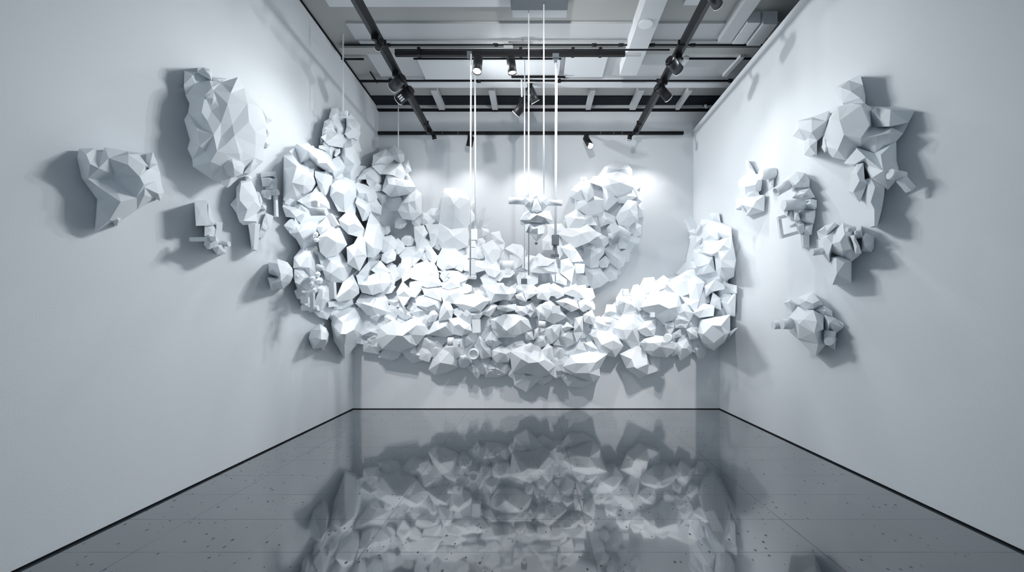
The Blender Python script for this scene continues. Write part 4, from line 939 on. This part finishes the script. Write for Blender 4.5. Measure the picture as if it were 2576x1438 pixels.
facet(t, 'side_wedge', 'X', [(665,612),(695,540),(750,560),(750,640),(720,662)], [(710,600)], p0=.3, prot=.1, **U)
facet(t, 'side_wedge', 'X', [(742,560),(790,590),(805,650),(750,662)], [(770,610)], p0=.34, prot=.06, **U)
facet(t, 'faceted_block', 'X', [(785,575),(860,560),(948,565),(946,620),(932,690),(860,690),(800,655)], [(865,600,.8),(865,650,.9)], p0=.1, prot=.2, pb=.012, **U)
facet(t, 'faceted_block', 'X', [(735,690),(800,668),(845,690),(850,760),(805,790),(760,740)], [(790,720)], p0=.18, prot=.12, **U)
facet(t, 'faceted_block', 'X', [(850,690),(928,693),(915,792),(845,800)], [(862,740,1.)], p0=.1, prot=.16, pb=.012, **U)
facet(t, 'leg', 'X', [(808,795),(892,790),(892,912),(820,915)], [(832,800,1.),(835,905,1.)], p0=.08, prot=.1, pb=.012, **U)
for a, b in (((592, 640), (685, 612)), ((600, 628), (632, 828)), ((625, 818), (800, 768))):
    cbar('frame_bar', 'X', a, b, 30, t, .26)
ctube('peg', 'X', (708, 716), (762, 702), 30, t, .3)
# right wall, masked piece
t = sat('mounted_masked_sculpture', 'X', (1200, 850), 'faceted paper head with side pegs and a boxy chin on the right wall', p=.08)
facet(t, 'faceted_head', 'X', [(985,840),(1060,800),(1130,760),(1215,688),(1300,720),(1325,830),(1350,920),(1372,980),(1290,1045),(1210,1010),(1110,960),(1090,1062),(1020,980),(990,900)], [(1060,820,.7),(1110,880,.9),(1185,860,1.),(1210,950,.9),(1215,710,.5),(1230,790,.9),(1290,930,.8),(1080,980,.6)], p0=.1, prot=.34, pb=.012, jit=.06, **U)
facet(t, 'ear', 'X', [(968,765),(1040,710),(1130,680),(1150,712),(1060,812),(985,838)], [(1025,740,.8),(1060,760,.9)], p0=.16, prot=.14, **U)
facet(t, 'folded_block', 'X', [(1318,705),(1386,705),(1397,820),(1320,832)], [(1335,760,1.),(1380,765,1.)], p0=.2, prot=.14, **U)
facet(t, 'side_wing', 'X', [(1392,820),(1430,780),(1508,812),(1505,920),(1480,957),(1390,950)], [(1402,830,.9),(1490,890,.5),(1420,910,.9)], p0=.06, prot=.22, pb=.012, **U)
facet(t, 'faceted_knob', 'X', [(1280,810),(1320,800),(1370,900),(1390,970),(1330,975),(1310,880)], [(1345,905,1.),(1320,850)], p0=.36, prot=.08, **U)
ctube('peg', 'X', (1248, 746), (1322, 738), 46, t, .4)
ctube('peg', 'X', (915, 962), (1018, 952), 66, t, .26)
facet(t, 'boxy_chin', 'X', [(1098,1012),(1160,1002),(1220,1006),(1292,1045),(1292,1250),(1115,1268),(1105,1150)], [(1150,1020,.8),(1152,1172,1.),(1230,1060,.7),(1270,1230,.4)], p0=.1, prot=.26, pb=.012, jit=.04, **U)
# right wall, lowest piece
t = sat('mounted_kettle_sculpture', 'Z', (800, 700), 'lowest paper piece on the right wall, pointed down with two stubby tubes', p=.08)
facet(t, 'faceted_body', 'Z', [(490,600),(640,415),(760,470),(870,470),(1035,560),(1035,770),(1060,1000),(905,1187),(650,915),(500,790),(560,720)], [(590,620,.6),(725,620,.95),(660,690,.85),(880,490,.7),(890,820,1.),(1020,765,.8),(655,905,.3),(945,985,.6),(750,500,.6),(930,650,.95)], p0=.1, prot=.32, pb=.012, jit=.03, grow=1.0, **U)
facet(t, 'top_lobe', 'Z', [(650,290),(860,208),(970,320),(1020,400),(1150,490),(1155,575),(1010,560),(880,480),(760,478),(655,400)], [(760,340,.9),(960,330,.6),(870,380,1.),(1050,490,.7)], p0=.06, prot=.26, pb=.012, **U)
facet(t, 'fin', 'Z', [(433,370),(530,318),(640,400),(560,520),(500,555)], [(515,345,.9)], p0=.08, prot=.16, pb=.012, **U)
facet(t, 'cone', 'Z', [(1025,560),(1045,520),(1210,600),(1325,680),(1318,742),(1200,832),(1110,795),(1030,780)], [(1118,665,1.),(1100,790,.7)], p0=.06, prot=.24, pb=.012, jit=.04, **U)
ctube('tube', 'Z', (268, 706), (408, 694), 126, t, .3)
ctube('tube', 'Z', (402, 692), (530, 680), 140, t, .28, d1=180)
ctube('stub', 'Z', (1130, 790), (1115, 900), 150, t, .16)
ctube('tube', 'Z', (1125, 915), (1105, 955), 175, t, .2, d1=110, dy=-.2, n=24)
facet(t, 'fin', 'Z', [(1222,890),(1202,1078),(1105,1020),(1130,930)], [(1180,980)], p0=.06, prot=.05, **U)

LEAN[0] = None
# ================================================================ cords, weights and the hanging figure
def cord(parent, px, y0, y1, Y, r=.010, px1=None):
    a, b = P(px, y0, Y), P(px1 if px1 is not None else px, y1, Y)
    return tube('cord', a, b, r, M_CORD, parent, n=10)
def weight(parent, name, x0, x1, y0, y1, Y, d=.08, m=None):
    c = (x0 + x1) / 2
    return bar(name, P(c, y0, Y), P(c, y1, Y), (x1 - x0) / F * Y, d, m or M_PAPER, parent, up=(0, 1, 0))
t = thing('hanging_mobile', P(1188, 690, 6.2), 'paired white cords carrying a stack of pale boxes left of the hanging figure', 'mobile')
cord(t, 1185, 136, 695, yc - .12, .009, 1183)
cord(t, 1195, 188, 575, 6.35, .010, 1196)
weight(t, 'adapter_clip', 1175, 1187, 131, 145, yc - .06, .05, M_GREY)
for (x0, x1, y0, y1) in ((1184, 1200, 577, 604), (1184, 1196, 606, 622), (1179, 1199, 624, 650), (1181, 1195, 652, 690), (1176, 1198, 693, 699)):
    weight(t, 'stacked_box', x0, x1, y0, y1, 6.35)
t = thing('hanging_mobile', P(1320, 720, 6.45), 'white cord with small dark weights hanging just left of the middle', 'mobile')
cord(t, 1320, 150, 692, 6.45, .008, 1319)
for (x0, x1, y0, y1, m) in ((1314, 1323, 690, 699, M_PAPER), (1311, 1326, 701, 714, M_GREY), (1314, 1324, 715, 722, M_PAPER)):
    weight(t, 'weight', x0, x1, y0, y1, 6.45, .06, m)
t = thing('hanging_mobile', P(1397, 615, 6.2), 'double white cord with a grey block and a crossbar right of the figure', 'mobile')
cord(t, 1398, 150, 592, yc - .02, .007, 1396); cord(t, 1401, 162, 592, yc + .12, .008, 1399)
weight(t, 'adapter_clip', 1390, 1406, 137, 147, yc - .04, .06, M_GREY)
weight(t, 'cord_grip', 1394, 1401, 147, 157, yc - .02, .03, M_GREY)
weight(t, 'grey_block', 1388, 1406, 592, 616, 6.1, .10, M_GREY)
weight(t, 'pin', 1392, 1396, 617, 630, 6.1, .03, M_GREY); weight(t, 'pin', 1397, 1400, 617, 640, 6.1, .03, M_GREY)
weight(t, 'crossbar', 1386, 1406, 640, 646, 6.1, .05, M_GREY)
cord(t, 1397, 646, 708, 6.1, .007)
yf = 5.55
t = thing('hanging_figure', P(1349, 560, yf), 'white paper figure with outstretched tube arms hanging on cords in the middle', 'sculpture')
pz = Y2 - yf
cord(t, 1330, 26, 692, yf + .20, .0085); cord(t, 1368, 12, 498, yf, .0085)
tube('arm_tube', P(1280, 504, yf), P(1324, 506, yf), .044, M_PAPER, t, n=24); tube('arm_tube', P(1374, 510, yf), P(1414, 510, yf), .037, M_PAPER, t, n=24)
C_ = dict(zone='U', k=.5)
facet(t, 'head_dome', 'C', [(1343,262),(1400,215),(1480,197),(1550,215),(1600,260),(1575,330),(1400,330)], [(1480,240,.8)], p0=pz, prot=.12, pb=pz - .25, zone='F')
facet(t, 'chest_plate', 'C', [(1345,278),(1448,275),(1455,350),(1420,410),(1405,440),(1345,370)], [(1400,320,.6)], p0=pz + .1, prot=.05, zone='F')
facet(t, 'chest_plate', 'C', [(1490,275),(1614,273),(1614,370),(1560,430),(1500,380)], [(1550,320,.6)], p0=pz + .1, prot=.05, zone='F')
facet(t, 'torso', 'C', [(1440,290),(1490,280),(1560,420),(1490,458),(1410,435)], [(1485,330,.9),(1480,420,.7)], p0=pz + .08, prot=.12, zone='F')
facet(t, 'torso', 'C', [(1293,540),(1340,450),(1420,430),(1490,460),(1560,430),(1640,432),(1672,545),(1640,590),(1560,580),(1400,575),(1350,610),(1300,600)], [(1345,470,.6),(1400,540,.9),(1490,480,1.),(1580,510,.8),(1620,470,.4),(1480,565,.8)], p0=pz, prot=.18, jit=.04, zone='F')
facet(t, 'hip', 'C', [(1350,600),(1400,575),(1500,580),(1590,590),(1570,700),(1485,800),(1400,700),(1360,690)], [(1400,600,.7),(1440,650,.9),(1500,640,1.),(1480,780,.4),(1500,715,.9)], p0=pz + .02, prot=.14, jit=.04, zone='F')
tube('bead', P(1349, 609, yf - .1), P(1349, 614, yf - .1), .018, M_GREY, t)
for px_, y0_, y1_, p_, lab_ in ((863, 84, 279, .42, 'white cord down to the top of the tower beside the left wall'), (1002, 246, 372, .30, 'white cord down to the second peak near the back corner')):
    yy_ = V(px_, y1_, p_).y
    tag(tube('hanging_cable', P(px_, y0_, yy_), P(px_, y1_, yy_), .0105, M_CORD, None, n=10), lab_, 'cord', 'single cords of the cloud')
# ================================================================ light
w = bpy.data.worlds.new('gallery_ambient'); scene.world = w; w.use_nodes = True
bg = w.node_tree.nodes['Background']; bg.inputs[0].default_value = (0.62, 0.76, 0.88, 1); bg.inputs[1].default_value = 0.14

def lamp(at, to, watts, cone=60, blend=0.6, size=0.06, col=(1.0, 0.975, 0.965)):  # beams set apart from the spotlight fixtures, several added as fill
    l = bpy.data.lights.new('spot_fill_beam', 'SPOT'); l.energy = watts; l.spot_size = math.radians(cone); l.spot_blend = blend
    l.shadow_soft_size = size; l.color = col
    o = bpy.data.objects.new('spot_fill_beam', l); COL.objects.link(o)
    o.location = at
    o.rotation_euler = (Vector(to) - Vector(at)).to_track_quat('-Z', 'Y').to_euler()
    return o
zl = ZT - 0.22
NEUT = (1.0, 0.985, 0.975); COOL = (0.92, 0.98, 1.0); SIDE = (0.95, 0.985, 1.0)
# low beams on the front of the cloud, from the two rails
for x_, y_, tx, tz, w_ in ((XL, 4.3, -2.3, 1.0, 60), (XL, 4.0, -0.9, 0.6, 86), (XR, 4.0, 0.6, 0.6, 86), (XR, 4.3, 2.2, 0.8, 72)):
    lamp((x_, y_, zl), (tx, 7.3, tz), w_, 56, 1., .05, NEUT)
# steep beams from the cross rail
for x_, tx, w_ in ((-0.85, -1.2, 10), (0.3, 0.1, 15), (1.2, 1.4, 17)):
    lamp((x_, yc - .1, zl), (tx, 7.6, 1.6), w_, 60, 1., .05, NEUT)
# back rail lamps and added beams beside them, grazing the wall and the crest of the cloud
for x_, w_ in ((-2.2, 7), (-1.25, 9), (-0.1, 15), (1.05, 14), (2.2, 13)):
    lamp((x_, 8.25, 4.88), (x_, 8.45, 2.4), w_, 112, 1., .05, NEUT)
lamp((0.2, 3.4, zl), (0.2, Y2, 4.9), 56, 72, .9, .05, NEUT)  # added fill for the upper back wall, no fixture here
# added wide fill aimed down from the rails, apart from the spotlights
for x_, y_, w_ in ((XL, 6.9, 9), (XR, 6.9, 12)):
    lamp((x_, y_, zl), (x_, y_ - .2, 0), w_, 92, .8, .10, COOL)
# left wall, lit from across the room
for y_ in (4.6, 5.1, 5.7):
    lamp((XR, y_, zl), (-AL, 5.1, 1.7), 45, 80, .9, .20, SIDE)
lamp((XL, 5.7, zl), (-AL, 4.6, 1.6), 13, 100, 1., .06, SIDE)
lamp((0.9, yc - .1, zl), (-AL, 5.2, 2.2), 24, 95, .9, .08, SIDE)
lamp((XR, 7.2, zl), (-AL, 7.0, 4.2), 32, 74, 1., .10, SIDE)
# right wall, lit from across the room
for y_ in (4.6, 5.1, 5.8):
    lamp((XL, y_, zl), (AR, 5.5, 2.0), 35, 80, .9, .20, SIDE)
lamp((XR, 6.0, zl), (AR, 5.0, 1.6), 26, 100, 1., .06, SIDE)
lamp((-0.7, yc - .1, zl), (AR, 5.4, 2.4), 24, 95, .9, .08, SIDE)
lamp((XL, 7.0, zl), (AR, 7.0, 5.0), 84, 80, 1., .10, SIDE)

# ================================================================ camera and output
cd = bpy.data.cameras.new('camera'); cam = bpy.data.objects.new('camera', cd); COL.objects.link(cam)
cd.sensor_width = 36.0; cd.sensor_fit = 'HORIZONTAL'; cd.lens = 36.0 * F / 2576.0
cd.shift_x = -(CX - 1288.0) / 2576.0; cd.shift_y = (CY - 719.0) / 2576.0
cd.clip_start = 0.05; cd.clip_end = 60
cam.location = (0, 0, EYE); cam.rotation_euler = (math.pi / 2, 0, 0)
scene.camera = cam
vs = scene.view_settings
vs.view_transform = 'Standard'; vs.look = 'None'; vs.exposure = 2.12; vs.gamma = 1.0; vs.use_curve_mapping = False
scene.cycles.use_denoising = True
scene.cycles.max_bounces = 8; scene.cycles.diffuse_bounces = 6; scene.cycles.glossy_bounces = 3
scene.cycles.sample_clamp_indirect = 6.0
